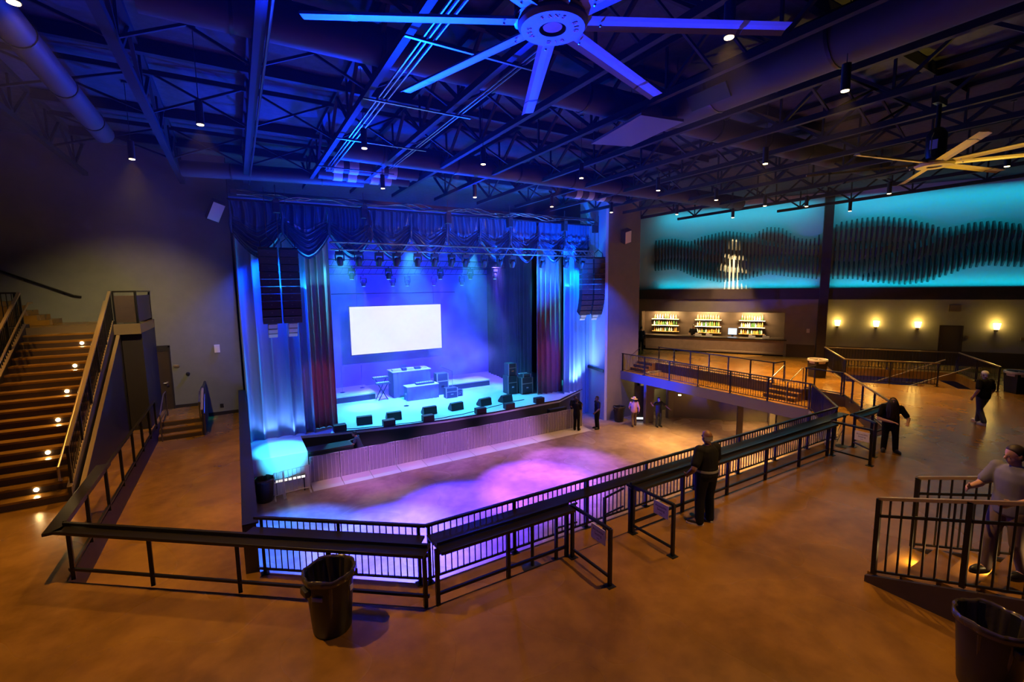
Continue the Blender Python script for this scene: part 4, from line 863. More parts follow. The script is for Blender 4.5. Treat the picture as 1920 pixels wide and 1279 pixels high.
# ================================================================== WALL ITEMS
def door(lab, name, box, ax='y', parts=True): pass
t = thing('door_1', 'dark brown door on the grey wall with an orange notice', 'door', (-2.9, 22.2, 0), kind='structure')
MB().box(-3.42, -3.36, 22.12, 22.2, 0, 2.5).box(-2.42, -2.36, 22.12, 22.2, 0, 2.5).box(-3.42, -2.36, 22.12, 22.2, 2.44, 2.52).obj('door_frame', DARK, t); MB().box(-3.36, -2.42, 22.15, 22.19, .01, 2.44).obj('door_leaf', DKBROWN, t)
MB().box(-3.36, -2.42, 22.13, 22.15, 2.3, 2.44).obj('door_closer', DARK, t); MB().box(-2.56, -2.48, 22.1, 22.15, .92, 1.12).tube([(-2.52, 22.08, 1.06), (-2.66, 22.08, 1.06)], .015, 6).obj('door_handle', CHROME, t)
n = thing('door_notice', 'orange paper notice taped to the brown door', 'sign', (-2.92, 22.14, 1.7)); MB().box(-3.03, -2.81, 22.135, 22.142, 1.52, 1.84).obj('sheet', ORANGE, n)
mb = MB()
for k in range(5): mb.box(-3.0, -2.84 - .03 * (k % 2), 22.131, 22.135, 1.76 - k * .05, 1.78 - k * .05)
mb.obj('printed_lines', INK, n)
def plate(name, lab, cat, b, m, parts=None):
    t = thing(name, lab, cat, ((b[0] + b[1]) / 2, b[3], b[4])); MB().box(*b).obj('plate', m, t, bevel=.004); return t
t = plate('wall_switch', 'pale wall switch plate high on the grey wall', 'switch', (-.91, -.72, 22.15, 22.2, 2.1, 2.42), WHITEP); MB().box(-.86, -.77, 22.13, 22.15, 2.2, 2.3).obj('lamp', E_WARM, t) if False else MB().box(-.86, -.77, 22.135, 22.15, 2.22, 2.32).obj('button', SIGN, t)
t = plate('room_sign', 'small brass room sign beside the brown door', 'sign', (-2.3, -2.12, 22.18, 22.2, 1.62, 1.72), BRASS)
t = thing('door_button', 'round dark button right of the brown door', 'button', (-1.87, 22.18, 1.33)); MB().lathe([(.0, 0), (.07, 0), (.06, .05), (0, .06)], (-1.87, 22.2, 1.33), 16, M=Matrix.Rotation(R(90), 3, 'X')).obj('dial', PLAS, t)
plate('wall_outlet', 'dark outlet low on the grey wall', 'outlet', (-.88, -.76, 22.18, 22.2, -.2, -.04), PLAS)
t = thing('door_2', 'brown door in the wall between the third and fourth sconces', 'door', WP(5.93, 0, 0), kind='structure')
mb = MB(); wbox(mb, 5.5, 6.36, .0, .05, 0, 2.13); mb.obj('door_leaf', WAINS, t); mb = MB(); wbox(mb, 5.44, 5.5, 0, .07, 0, 2.2); wbox(mb, 6.36, 6.42, 0, .07, 0, 2.2); wbox(mb, 5.5, 6.36, 0, .07, 2.13, 2.2); mb.obj('door_frame', DKBROWN, t)
mb = MB(); wbox(mb, 5.56, 5.6, .05, .1, 1.0, 1.12); mb.obj('door_handle', CHROME, t)
def wplate(name, lab, cat, s0, s1, z0, z1, m):
    t = thing(name, lab, cat, WP((s0 + s1) / 2, 0, z0)); mb = MB(); wbox(mb, s0, s1, 0, .04, z0, z1); mb.obj('plate', m, t); return t
wplate('wall_switch', 'pale switch plate between the bar and the dark column', 'switch', -.72, -.56, 1.55, 1.8, SIGN); wplate('exit_light_box', 'unlit exit light box above the brown door', 'sign', 5.75, 6.25, 2.95, 3.3, BRASS); wplate('wall_switch', 'small switch right of the brown door by the last sconce', 'switch', 6.55, 6.68, 1.5, 1.66, BRASS)
wplate('wall_switch', 'small switch at the right edge of the bar wall', 'switch', 8.65, 8.8, 1.5, 1.66, BRASS)
for i, s in enumerate((.81, 2.65, 4.5, 7.68)):
    t = thing('wall_sconce', 'glowing wall sconce, ' + ['first right of the dark column', 'second right of the dark column', 'third right of the dark column, left of the door', 'right of the brown door'][i], 'sconce', WP(s, .1, 2.2), 'wall sconces')
    p = WP(s, .14, 0); MB().lathe([(.0, 2.05), (.10, 2.05), (.15, 2.36), (.14, 2.36), (.0, 2.3)], p, 16).obj('shade', E_SCON, t, smooth=40)
    MB().lathe([(.0, 1.93), (.05, 1.94), (.06, 2.05), (0, 2.05)], p, 12).obj('cup', DKBROWN, t); mb = MB(); wbox(mb, s - .06, s + .06, 0, .1, 1.92, 2.06); mb.obj('bracket', DKBROWN, t)
    lamp('POINT', 'sconce_light', WP(s, .34, 2.5), SCN, (1, .62, .10), radius=.06)
# wave sculptures
def cur(pts):
    def f(s):
        if s <= pts[0][0]: return pts[0][1]
        for (a, b), (c, d) in zip(pts, pts[1:]):
            if s <= c:
                u = (s - a) / (c - a); u = u * u * (3 - 2 * u) * .5 + u * .5; return b + (d - b) * u
        return pts[-1][1]
    return f
LT = cur([(-9.9, 7.68), (-8.75, 7.74), (-7.72, 7.48), (-6.74, 7.80), (-5.47, 8.02), (-4.54, 7.86), (-3.94, 7.72), (-3.08, 8.1), (-2.4, 8.02), (-1.36, 7.3), (-.69, 7.22), (-.31, 7.5)])
LB = cur([(-9.9, 5.57), (-8.6, 5.66), (-6.98, 4.98), (-5.67, 4.72), (-4.43, 4.85), (-2.95, 5.16), (-1.52, 4.97), (-.16, 4.8)])
LV1 = cur([(-7.72, 7.48), (-6.39, 6.92), (-4.8, 6.44), (-3.01, 6.42), (-1.32, 6.35), (-.24, 6.17)]); LV2 = cur([(-9.9, 6.34), (-8.72, 6.47), (-7.35, 6.34), (-6.04, 6.08), (-4.77, 5.7), (-3.54, 5.33), (-2.66, 5.14)])
LV3 = cur([(-4.1, 7.72), (-3.0, 7.3), (-1.8, 6.9), (-.3, 6.85)])
RT = cur([(0, 7.7), (.68, 8.13), (1.66, 8.27), (2.61, 8.27), (3.54, 8.1), (4.45, 7.8), (5.23, 7.45), (5.75, 7.52), (6.36, 7.66), (7.15, 7.68), (8.13, 7.46), (9.2, 7.1)])
RB = cur([(0, 4.82), (1.38, 4.8), (2.37, 4.57), (3.79, 4.43), (4.68, 4.53), (5.52, 4.91), (6.34, 5.25), (7.14, 5.37), (8.31, 5.27), (9.2, 5.1)])
RV1 = cur([(0, 6.84), (1.25, 6.95), (2.46, 6.94), (3.63, 6.81), (4.51, 6.96), (5.23, 7.44)]); RV2 = cur([(0, 5.91), (1.32, 5.8), (2.28, 6.0), (3.2, 6.37), (3.86, 6.71), (4.51, 6.94)])
RV3 = cur([(1.37, 4.86), (2.33, 5.17), (3.71, 5.57), (4.8, 6.01), (5.84, 6.32), (6.64, 6.55), (7.82, 6.62), (9.2, 6.4)])
def sculpture(lab, s0, s1, n, T, B, vs):
    t = thing('wave_sculpture', lab, 'wall sculpture', WP((s0 + s1) / 2, .1, 6), 'wave sculptures of upright fins')
    for k in range(n):
        s = s0 + (s1 - s0) * k / (n - 1); zs = [T(s)] + sorted([f(s) for f, a, b in vs if a <= s <= b], reverse=True) + [B(s)]
        c = [zs[0]]
        for z in zs[1:]:
            if c[-1] - z > .22: c.append(z)
        c[-1] = zs[-1]; front = [(.16, c[0])]
        for a, b in zip(c, c[1:]):
            h = a - b; d = min(.46, .16 + .26 * h)
            front += [(.16 + (d - .16) * .55, a - h * .18), (d, a - h * .42), (.16 + (d - .16) * .6, b + h * .2), (.1, b)]
        prof = front + [(.0, c[-1] + .02), (.0, c[0] - .02)]; m = len(prof); th = .036
        v = [WP(s - th, o - .08, z) for o, z in prof] + [WP(s + th, o - .08, z) for o, z in prof]
        MB().add(v, [tuple(range(m)), tuple(range(2 * m - 1, m - 1, -1))] + [(i, (i + 1) % m, (i + 1) % m + m, i + m) for i in range(m)]).obj('fin', FIN, t)
sculpture('wave sculpture of dark fins left of the column, above the bar', -9.9, -.38, 46, LT, LB, [(LV1, -7.7, 0), (LV2, -99, -2.7), (LV3, -4.0, 0)])
sculpture('wave sculpture of dark fins right of the column', .45, 9.1, 37, RT, RB, [(RV1, -1, 5.1), (RV2, -1, 4.4), (RV3, 1.4, 99)])
for i, s in enumerate((-8.4, -6.2, -5.1, -4.6, -4.1, -3.4, -1.2, 1.2, 3.2)): pass
# ================================================================== BAR
mb = MB(); wbox(mb, -11.2, -1.6, -2.85, -2.7, 0, 3.4); wbox(mb, -11.35, -11.2, -2.85, -.2, 0, 3.4); wbox(mb, -1.75, -1.6, -2.7, -.25, 0, 3.4)
struct('wall_bar_back', mb, DKBROWN, 'dark wall at the back of the bar niche', 'wall')
mb = MB(); wbox(mb, -11.2, -1.6, -2.7, -.25, 2.86, 3.0); struct('ceiling_bar', mb, WALLB, 'low ceiling of the bar niche', 'ceiling')
t = thing('bar_counter', 'long pale wooden bar counter with a dark top', 'bar counter', WP(-6.2, 0, 0)); mb = MB(); wbox(mb, -10.5, -1.8, -.7, -.05, .08, 1.0); mb.obj('counter_front', WOOD, t); mb = MB(); wbox(mb, -10.55, -1.75, -.78, .12, 1.0, 1.06); mb.obj('counter_top', STEELB, t); mb = MB(); wbox(mb, -10.5, -1.8, -.6, -.12, 0, .08); mb.obj('kick_board', DARK, t)
mb = MB(); 
for k in range(10): p = WP(-10.2 + k * .9, .12, .2); 
mb.tube([WP(-10.4, .12, .2), WP(-1.8, .12, .2)], .025, 8); mb.obj('foot_rail', BRASS, t)
t = thing('back_bar', 'dark back bar cabinet under the bottles', 'cabinet', WP(-6.2, -2.4, 0)); mb = MB(); wbox(mb, -11.1, -1.8, -2.68, -2.1, 0, .9); mb.obj('cabinet_body', DKBROWN, t)
for k in range(8): mb = MB(); wbox(mb, -11.0 + k * 1.15, -9.95 + k * 1.15, -2.1, -2.07, .08, .84); mb.obj('door', WAINS, t)
bays = [(-10.5, -8.75, 'left bay'), (-7.4, -5.85, 'middle bay'), (-4.5, -3.1, 'right bay')]
bt = []
for nm, m, pr in (('amber', GLASSA, [(0, 0), (.036, 0), (.036, .18), (.014, .24), (.014, .30), (0, .30)]), ('clear', GLASSC, [(0, 0), (.04, 0), (.04, .16), (.016, .2), (.016, .27), (0, .27)]), ('green', GLASSG, [(0, 0), (.034, 0), (.034, .2), (.013, .26), (.013, .32), (0, .32)])):
    t = thing('bottle', 'x', 'bottle', (0, 0, 0)); MB().lathe(pr, (0, 0, 0), 10).obj('glass', m, t, smooth=40); MB().lathe([(.0, pr[-1][1]), (.016, pr[-1][1]), (.016, pr[-1][1] + .03), (0, pr[-1][1] + .03)], (0, 0, 0), 8).obj('cap', PLAS, t); bt.append([t, nm, 0])
rnd = random.Random(3)
for s0, s1, bn in bays:
    for z, rn, o in ((1.12, 'lower', -2.55), (1.58, 'middle', -2.58), (2.06, 'upper', -2.6)):
        t = thing('bottle_shelf', f'{rn} lit wooden shelf in the {bn} of the bar', 'shelf', WP((s0 + s1) / 2, o, z), 'lit bottle shelves'); mb = MB(); wbox(mb, s0 - .1, s1 + .1, -2.7, -2.4, z - .04, z); mb.obj('board', SHELF, t); mb = MB(); wbox(mb, s0 - .1, s1 + .1, -2.41, -2.40, z - .034, z - .008); mb.obj('light_edge', E_WARM if rn != 'lower' else SHELF, t)
        n = 11 if rn != 'upper' else 9
        for k in range(n):
            j = rnd.choice((0, 0, 1, 1, 2)); T = bt[j]; p = WP(s0 + (s1 - s0) * (k + .5) / n + rnd.uniform(-.02, .02), o + rnd.uniform(-.04, .1), z); lab = f'{T[1]} bottle on the {rn} shelf in the {bn} of the bar'; g = f'{T[1]} bottles on the {rn} shelf, {bn}'
            if T[2] == 0: T[2] = 1; T[0].location = p; T[0]['label'] = lab; T[0]['group'] = g; o_ = T[0]
            else: o_ = dup(T[0], p, lab, g)
            sc = rnd.uniform(.9, 1.12); o_.scale = (1.35, 1.35, sc * 1.1)
    lamp('AREA', 'shelf_light', WP((s0 + s1) / 2, -1.9, 2.6), SHL, (1, .66, .25), WP((s0 + s1) / 2, -2.7, 1.5), size=(s1 - s0, .15))
t = thing('till_screen', 'glowing till screen on the bar counter', 'screen', WP(-4.95, -1.3, 1.06)); mb = MB(); wbox(mb, -5.25, -4.7, -2.08, -2.05, 1.08, 1.52); mb.obj('screen_face', E_TILL, t); mb = MB(); wbox(mb, -5.28, -4.67, -2.1, -2.08, 1.05, 1.55); wbox(mb, -5.05, -4.9, -2.2, -2.1, .9, 1.1); mb.obj('screen_body', PLAS, t)
for i, s in enumerate((-7.0, -6.3, -3.7, -2.9)):
    t = thing('bar_caddy', ['pale napkin caddy on the bar before the middle bay', 'second pale napkin caddy right of the first', 'pale napkin caddy on the bar before the right bay', 'last pale caddy toward the right end of the bar'][i], 'caddy', WP(s, -.4, 1.06), 'caddies on the bar'); mb = MB(); wbox(mb, s - .2, s + .2, -.5, -.3, 1.061, 1.2); mb.obj('tray', WHITEP, t); mb = MB(); wbox(mb, s - .18, s + .0, -.48, -.32, 1.2, 1.27); mb.obj('napkins', SIGN, t)
for i, s in enumerate((-8.6, -6.45, -3.6)):
    t = thing('bar_downlight', ['downlight in the bar ceiling over the left bay', 'downlight in the bar ceiling over the middle bay', 'downlight in the bar ceiling over the right bay'][i], 'downlight', WP(s, -1.0, 2.85), 'downlights of the bar'); MB().lathe([(.0, 2.82), (.09, 2.82), (.09, 2.86), (0, 2.86)], WP(s, -1.0, 0), 14).obj('lens', E_WARM, t); lamp('SPOT', 'bar_light', WP(s, -1.0, 2.8), 30, (1, .66, .28), WP(s, -.9, 0), 110, .6, .06)
# lobby under the bar
t = thing('light_box_panel', 'dark panel with a white light strip at its foot under the walkway', 'panel', (20.0, 18.9, PIT)); MB().prism([(19.85, 19.25), (20.55, 18.75), (20.6, 18.82), (19.9, 19.32)], PIT, -1.3).obj('panel', BLK, t); MB().prism([(19.83, 19.2), (20.5, 18.72), (20.52, 18.75), (19.85, 19.23)], PIT + .1, PIT + .22).obj('light_strip', E_SCREEN, t)
for i, (u, w) in enumerate(((.30, .5), (.42, 1.3), (.62, .9))):
    d = V((11.2, -10.9, 0)); p = V((22.3, 18.5, -2.0)) + d * u * .5; dn = d.normalized(); nn = V((-.697, -.717, 0)) * .03
    t = thing('framed_picture', ['small framed picture on the lobby wall, left one', 'wide framed picture on the lobby wall', 'framed picture on the lobby wall, right one'][i], 'picture', p, 'pictures in the lobby'); q = [p + nn, p + dn * w + nn]
    MB().add([q[0], q[1], q[1] + V((0, 0, .7)), q[0] + V((0, 0, .7)), q[0] - nn, q[1] - nn, q[1] - nn + V((0, 0, .7)), q[0] - nn + V((0, 0, .7))], [(0, 1, 2, 3), (7, 6, 5, 4), (0, 4, 5, 1), (1, 5, 6, 2), (2, 6, 7, 3), (3, 7, 4, 0)]).obj('canvas', WOOD if i != 1 else WAINS, t)
for i, (x, y) in enumerate(((22.6, 17.4), (19.0, 15.4), (19.8, 11.0), (24, 13.5))):
    t = thing('lobby_downlight', ['small lobby downlight beside the lit doorway', 'downlight under the walkway left of the square column', 'downlight under the walkway right of the square column', 'downlight deep in the lobby'][i], 'downlight', (x, y, -1), 'downlights under the walkway'); MB().lathe([(.0, -.99), (.07, -.99), (.07, -.95), (0, -.95)], (x, y, 0), 12).obj('lens', E_WARM, t)
# ================================================================== PEOPLE
def remesh(mb, name, m, parent, vox, sm=2):
    me = bpy.data.meshes.new(name); me.from_pydata(mb.v, [], mb.f)
    bm = bmesh.new(); bm.from_mesh(me); bmesh.ops.recalc_face_normals(bm, faces=bm.faces); bm.to_mesh(me); bm.free()
    o = bpy.data.objects.new('tmp', me); COL.objects.link(o)
    r = o.modifiers.new('r', 'REMESH'); r.mode = 'VOXEL'; r.voxel_size = vox; r.use_smooth_shade = True
    s = o.modifiers.new('s', 'SMOOTH'); s.factor = .5; s.iterations = sm
    bpy.context.view_layer.update()
    m2 = bpy.data.meshes.new_from_object(o.evaluated_get(bpy.context.evaluated_depsgraph_get()))
    bpy.data.objects.remove(o); m2.materials.clear(); m2.materials.append(m); m2.name = name
    m2.polygons.foreach_set('use_smooth', [True] * len(m2.polygons))
    o = bpy.data.objects.new(name, m2); COL.objects.link(o); o.parent = parent; return o
def seg(mb, a, b, r0, r1, n=12): 
    a, b = V(a), V(b); mb.tube([a, a.lerp(b, .33), a.lerp(b, .66), b], [r0, r0 + (r1 - r0) * .25, r0 + (r1 - r0) * .62, r1], n); mb.ball(a, r0 * .99, n=n); mb.ball(b, r1 * .99, n=n)
def sect(mb, rows, n=18):     # torso sections: (centre, rx, ry, yaw)
    vs = []
    for c, rx, ry, yw in rows:
        for k in range(n):
            a = 2 * PI * k / n; p = V((rx * math.cos(a), ry * math.sin(a), 0)); p = Matrix.Rotation(yw, 3, 'Z') @ p; vs.append(V(c) + p)
    m = len(rows); return mb.add(vs, [(i * n + k, i * n + (k + 1) % n, (i + 1) * n + (k + 1) % n, (i + 1) * n + k) for i in range(m - 1) for k in range(n)] + [tuple(range(n))[::-1], tuple(range((m - 1) * n, m * n))])
def hand(mb, w, d, palm, s, curl=.5, side=1):
    d = V(d).normalized(); pn = V(palm); pn = (pn - d * pn.dot(d)).normalized(); t = d.cross(pn).normalized() * side
    M = Matrix((t, pn, d)).transposed()
    mb.ball(V(w) + d * .045 * s, .042 * s, .017 * s, .055 * s, 10, 6, M)
    for i, (o, L) in enumerate(((-.030, .066), (-.010, .078), (.011, .072), (.031, .056))):
        a = V(w) + d * .085 * s + t * o * s; k1 = d + pn * curl * .6; k2 = d * .55 + pn * curl * 1.3; b = a + k1.normalized() * L * .55 * s; c = b + k2.normalized() * L * .5 * s
        mb.tube([a - d * .02 * s, a, b, c], [.011 * s, .0105 * s, .0095 * s, .0075 * s], 7); mb.ball(c, .0078 * s, n=7, m=5)
    a = V(w) + d * .03 * s - t * .034 * s; b = a + (d * .6 - t * .75 + pn * .3).normalized() * .04 * s; c = b + (d * .9 - t * .2 + pn * .5).normalized() * .034 * s
    mb.tube([a, b, c], [.015 * s, .012 * s, .009 * s], 7); mb.ball(c, .009 * s, n=7, m=5)
def person(label, loc, yaw, H=1.75, J=None, skin=None, top=None, legs=None, hair=None, hairm=None, sleeve='short', shoe=None, build=1.0, turn=0, vox=.016, lean=0, belt=False, skirt=False, group=None, tilt=0, heavy=1.0):
    s = H / 1.75; skin = skin or SKIN
    t = thing('person', label, 'person', (0, 0, 0), group)
    P = dict(pel=(0, 0, .94), wst=(0, 0, 1.08), chs=(0, .0, 1.30), nkb=(0, -.01, 1.46), hd=(0, .02, 1.615), shL=(-.185, -.01, 1.405), shR=(.185, -.01, 1.405), elL=(-.25, -.03, 1.12), elR=(.25, -.03, 1.12), wrL=(-.26, .04, .88), wrR=(.26, .04, .88), hiL=(-.09, 0, .90), hiR=(.09, 0, .90), knL=(-.10, .02, .49), knR=(.10, .02, .49), anL=(-.11, -.02, .085), anR=(.11, -.02, .085), toL=(-.13, .15, .035), toR=(.13, .15, .035))
    if lean:
        pv = V((0, 0, .95)); M = Matrix.Rotation(-lean, 3, 'X')
        for k in ('wst', 'chs', 'nkb', 'hd', 'shL', 'shR', 'elL', 'elR', 'wrL', 'wrR'): P[k] = tuple(pv + M @ (V(P[k]) - pv))
    if J: P.update(J)
    P = {k: V(v) * s for k, v in P.items()}; b = build * s
    hc = P['hd']; Mh = Matrix.Rotation(turn, 3, 'Z') @ Matrix.Rotation(-tilt, 3, 'X')
    up = (hc - P['nkb']).normalized()
    sh = (P['shR'] - P['shL']).normalized(); yw = math.atan2(sh.y, sh.x)
    def torso(mb, e):
        hv = heavy
        sect(mb, [(P['pel'] - V((0, 0, .06 * s)), (.15 + e) * b, (.105 + e) * b, yw), (P['pel'] + V((0, 0, .04 * s)), (.168 + e) * b, (.12 + e) * b * hv, yw), (P['wst'], (.15 + e) * b * (.5 + .5 * hv), (.112 + e) * b * hv, yw), (P['wst'].lerp(P['chs'], .5), (.155 + e) * b, (.115 + e) * b * (.5 + .5 * hv), yw), (P['chs'], (.172 + e) * b, (.115 + e) * b, yw), (P['chs'].lerp(P['nkb'], .6), (.165 + e) * b, (.095 + e) * b, yw), (P['nkb'] - up * .02 * s, (.105 + e) * b, (.075 + e) * b, yw), (P['nkb'] + up * .02 * s, (.065 + e) * s, (.06 + e) * s, yw)])
        for k in 'LR': mb.ball(P['sh' + k], (.066 + e) * b)
    def arm(mb, k, e, full):
        a, m, w = P['sh' + k], P['el' + k], P['wr' + k]
        if full == 'short': seg(mb, a, a.lerp(m, .72), (.062 + e) * b, (.052 + e * 1.4) * b)
        else: seg(mb, a, m, (.06 + e) * b, (.043 + e) * b); seg(mb, m, w, (.043 + e) * b, (.029 + e) * b)
    # ---- body: one continuous surface with face and hands
    mb = MB(); torso(mb, -.004)
    for k in 'LR': arm(mb, k, 0, 'full')
    for k in 'LR':
        seg(mb, P['hi' + k], P['kn' + k], .088 * b, .056 * b); seg(mb, P['kn' + k], P['an' + k], .056 * b, .038 * b); seg(mb, P['an' + k], P['to' + k], .042 * b, .032 * b)
    seg(mb, P['nkb'] - up * .03 * s, hc - up * .04 * s, .06 * s, .056 * s)
    mb.ball(hc + Mh @ V((0, -.006, .03)) * s, .077 * s, .094 * s, .10 * s, 16, 12, Mh); mb.ball(hc + Mh @ V((0, .03, -.045)) * s, .058 * s, .064 * s, .066 * s, 14, 10, Mh)
    mb.ball(hc + Mh @ V((0, .062, -.085)) * s, .028 * s, .024 * s, .024 * s, 10, 8, Mh)
    mb.tube([hc + Mh @ V((0, .085, .035)) * s, hc + Mh @ V((0, .105, -.005)) * s, hc + Mh @ V((0, .118, -.018)) * s], [.011 * s, .014 * s, .017 * s], 8)
    for sx in (-1, 1): mb.ball(hc + Mh @ V((sx * .08, -.01, .0)) * s, .013 * s, .022 * s, .034 * s, 10, 8, Mh)
    mb.ball(hc + Mh @ V((0, .088, -.052)) * s, .026 * s, .012 * s, .010 * s, 10, 6, Mh)
    for k, sd in (('L', 1), ('R', -1)):
        d = P['wr' + k] - P['el' + k]; hand(mb, P['wr' + k], d, HANDS.get(k, (sd * 1.0, .25, 0)) if not J or 'pm' + k not in J else J['pm' + k], s, .5, sd)
    remesh(mb, 'body', skin, t, vox * .8, 1)
    for sx in (-1, 1):
        MB().ball(hc + Mh @ V((sx * .032, .086, .012)) * s, .011 * s, .007 * s, .008 * s, 8, 6, Mh).obj('eye', PLAS, t, smooth=180)
    # ---- clothes
    mb = MB(); torso(mb, .014)
    mb.add(*[[], []]); 
    for k in 'LR': arm(mb, k, .012, sleeve if sleeve == 'short' else 'long')
    if skirt: sect(mb, [(P['pel'] - V((0, 0, .5 * s)), .19 * b, .15 * b, yw), (P['pel'] - V((0, 0, .2 * s)), .19 * b, .15 * b, yw), (P['pel'], .18 * b, .14 * b, yw)])
    else: sect(mb, [(P['pel'] - V((0, 0, .10 * s)), .175 * b, .13 * b, yw), (P['pel'], .183 * b, .136 * b * heavy, yw), (P['wst'], .17 * b, .13 * b * heavy, yw)])
    remesh(mb, 'shirt', top, t, vox, 2)
    mb = MB(); sect(mb, [(P['pel'] - V((0, 0, .11 * s)), .16 * b, .112 * b, yw), (P['pel'] + V((0, 0, .08 * s)), .17 * b, .122 * b, yw)])
    for k in 'LR': seg(mb, P['hi' + k], P['kn' + k], .103 * b, .072 * b); seg(mb, P['kn' + k], P['an' + k] - V((0, 0, .02 * s)), .074 * b, .064 * b)
    remesh(mb, 'trousers', legs, t, vox, 2)
    for k in 'LR':
        a, q = P['an' + k], P['to' + k]; d = (q - a); d.z = 0; d = d.normalized() if d.length > .01 else V((0, 1, 0)); g = math.atan2(-d.x, d.y); Mz = Matrix.Rotation(g, 3, 'Z'); z0 = min(a.z - .085 * s, q.z - .035 * s)
        ctr = V((a.x, a.y, z0)) + d * .075 * s
        mb = MB(); mb.ball(ctr + V((0, 0, .05 * s)), .052 * s, .15 * s, .052 * s, 14, 8, Mz).ball(V((a.x, a.y, z0 + .08 * s)), .052 * s, .06 * s, .06 * s, 12, 8); o = mb.obj('shoe', shoe[0] if shoe else PLAS, t, smooth=180)
        MB().lathe([(0, 0), (.055 * s, 0), (.057 * s, .03 * s), (0, .03 * s)], ctr + V((0, 0, 0)), 16, 1, 2.7, Mz).obj('sole', shoe[1] if shoe else PLAS, o, smooth=50)
    if belt: sect(MB(), [(P['wst'] - V((0, 0, .075 * s)), .182 * b, .136 * b * heavy, yw), (P['wst'] - V((0, 0, .035 * s)), .182 * b, .136 * b * heavy, yw)]).obj('belt', LABELG, t, smooth=60)
    # ---- hair
    hm = hairm or HAIRK
    def cap(mb, rr, zcut, back):
        def fn(u, v):
            a = 2 * PI * u; ph = v * PI * .62; x = math.sin(ph) * math.cos(a); y = math.sin(ph) * math.sin(a); z = math.cos(ph)
            fz = max(0, y) * max(0, v - .45) * 1.1
            return hc + Mh @ (V((x * .084 * rr, y * (.1 - fz * .12) * rr - .012, .032 + (z + fz * .9) * .106 * rr)) * s)
        mb.grid(fn, 28, 12)
    if hair == 'short': mb = MB(); cap(mb, 1.02, 0, 0); mb.ball(hc + Mh @ V((0, -.045, .0)) * s, .074 * s, .062 * s, .09 * s, 12, 8, Mh); mb.obj('hair', hm, t, smooth=180)
    if hair == 'fringe':
        MB().grid(lambda u, v: hc + Mh @ (V((.083 * math.cos(PI + u * PI), -.008 + .103 * math.sin(PI + u * PI), -.045 + .075 * v)) * s), 20, 6).obj('hair', hm, t, smooth=180)
    if hair == 'long':
        mb = MB(); cap(mb, 1.08, 0, 0)
        rnd = random.Random(5)
        for k in range(26):
            a = PI * .02 + PI * 1.96 * k / 25 + PI / 2; p = hc + Mh @ (V((.082 * math.cos(a), .096 * math.sin(a) - .01, .05)) * s)
            L = .34 + rnd.uniform(0, .1); q = p + Mh @ V((.03 * math.cos(a), -.01, -.12)) * s; mb.tube([p, q, q + V((rnd.uniform(-.02, .02), .02, -L * .5)) * s, q + V((rnd.uniform(-.03, .03), .03, -L)) * s], [.022 * s, .026 * s, .02 * s, .006 * s], 6)
        mb.obj('hair', hm, t, smooth=180)
    if hair == 'hat':
        mb = MB(); mb.lathe([(.0, .15), (.06, .15), (.082, .125), (.09, .05), (.19, .03), (.195, .037), (.1, .066)], (0, 0, 0), 28); o = mb.obj('hat', HATM, t, smooth=40); o.location = hc + V((0, 0, .0)); o.rotation_euler = (-tilt, R(8), turn)
        mb = MB(); cap(mb, 1.0, 0, 0); mb.ball(hc + Mh @ V((0, -.05, -.03)) * s, .075 * s, .06 * s, .11 * s, 12, 8, Mh); mb.obj('hair', hm, t, smooth=180)
    if hair == 'cap':
        mb = MB(); cap(mb, 1.08, 0, 0); o = mb.obj('cap', hm, t, smooth=180); MB().grid(lambda u, v: hc + Mh @ (V(((u - .5) * .15 * (1 - .3 * v), .075 + .085 * v * (1 - (2 * u - 1) ** 2 * .4), .05 - .012 * v)) * s), 10, 4).obj('peak', hm, o, smooth=180)
    t.location = loc; t.rotation_euler.z = yaw
    return t
HANDS = {}
SH_ = (PLAS, SHOEW)
person('large man in black standing at the drink rail with his back to the camera', (7.52, 5.42, 0), R(-8), 1.85, dict(elL=(-.36, -.06, 1.10), wrL=(-.30, .14, .92), elR=(.30, .05, 1.12), wrR=(.30, .27, .97), pmL=(.5, .3, 0), knL=(-.12, .02, .49), anL=(-.15, -.02, .085), toL=(-.27, .11, .035), hiL=(-.10, 0, .9), hiR=(.10, 0, .9), knR=(.11, .03, .49), anR=(.12, 0, .085), toR=(.15, .16, .035)), SKIND, CLOTHK, CLOTHK, 'fringe', GREYH, 'short', SH_, 1.22, vox=.013, belt=True, heavy=1.14)
person('guard in black standing left at the barrier with back turned', (15.75, 19.62, PIT + .03), R(-60), 1.82, dict(elL=(-.2, .1, 1.14), wrL=(-.06, .24, 1.12), elR=(.2, .1, 1.14), wrR=(.05, .25, 1.1)), SKIND, CLOTHK, CLOTHK, 'short', HAIRK, 'short', None, 1.06, group='guards at the barrier')
person('guard in black leaning forward with arms on the barrier', (16.3, 20.56, PIT), R(165), 1.8, dict(elL=(-.42, .18, 1.2), wrL=(-.26, .46, 1.06), elR=(.3, .22, 1.14), wrR=(.12, .46, 1.06), pmL=(0, 0, -1), pmR=(0, 0, -1)), SKIND, CLOTHK, CLOTHK, 'cap', HAIRK, 'short', None, 1.05, lean=R(14), group='guards at the barrier')
person('guard in black standing right of the barrier, facing left', (16.95, 19.3, PIT + .0), R(75), 1.88, dict(elL=(-.25, .02, 1.1), wrL=(-.22, .2, .95), elR=(.27, -.08, 1.1), wrR=(.3, -.1, .86)), SKIND, CLOTHK, CLOTHK, 'short', HAIRK, 'short', None, 1.04, group='guards at the barrier')
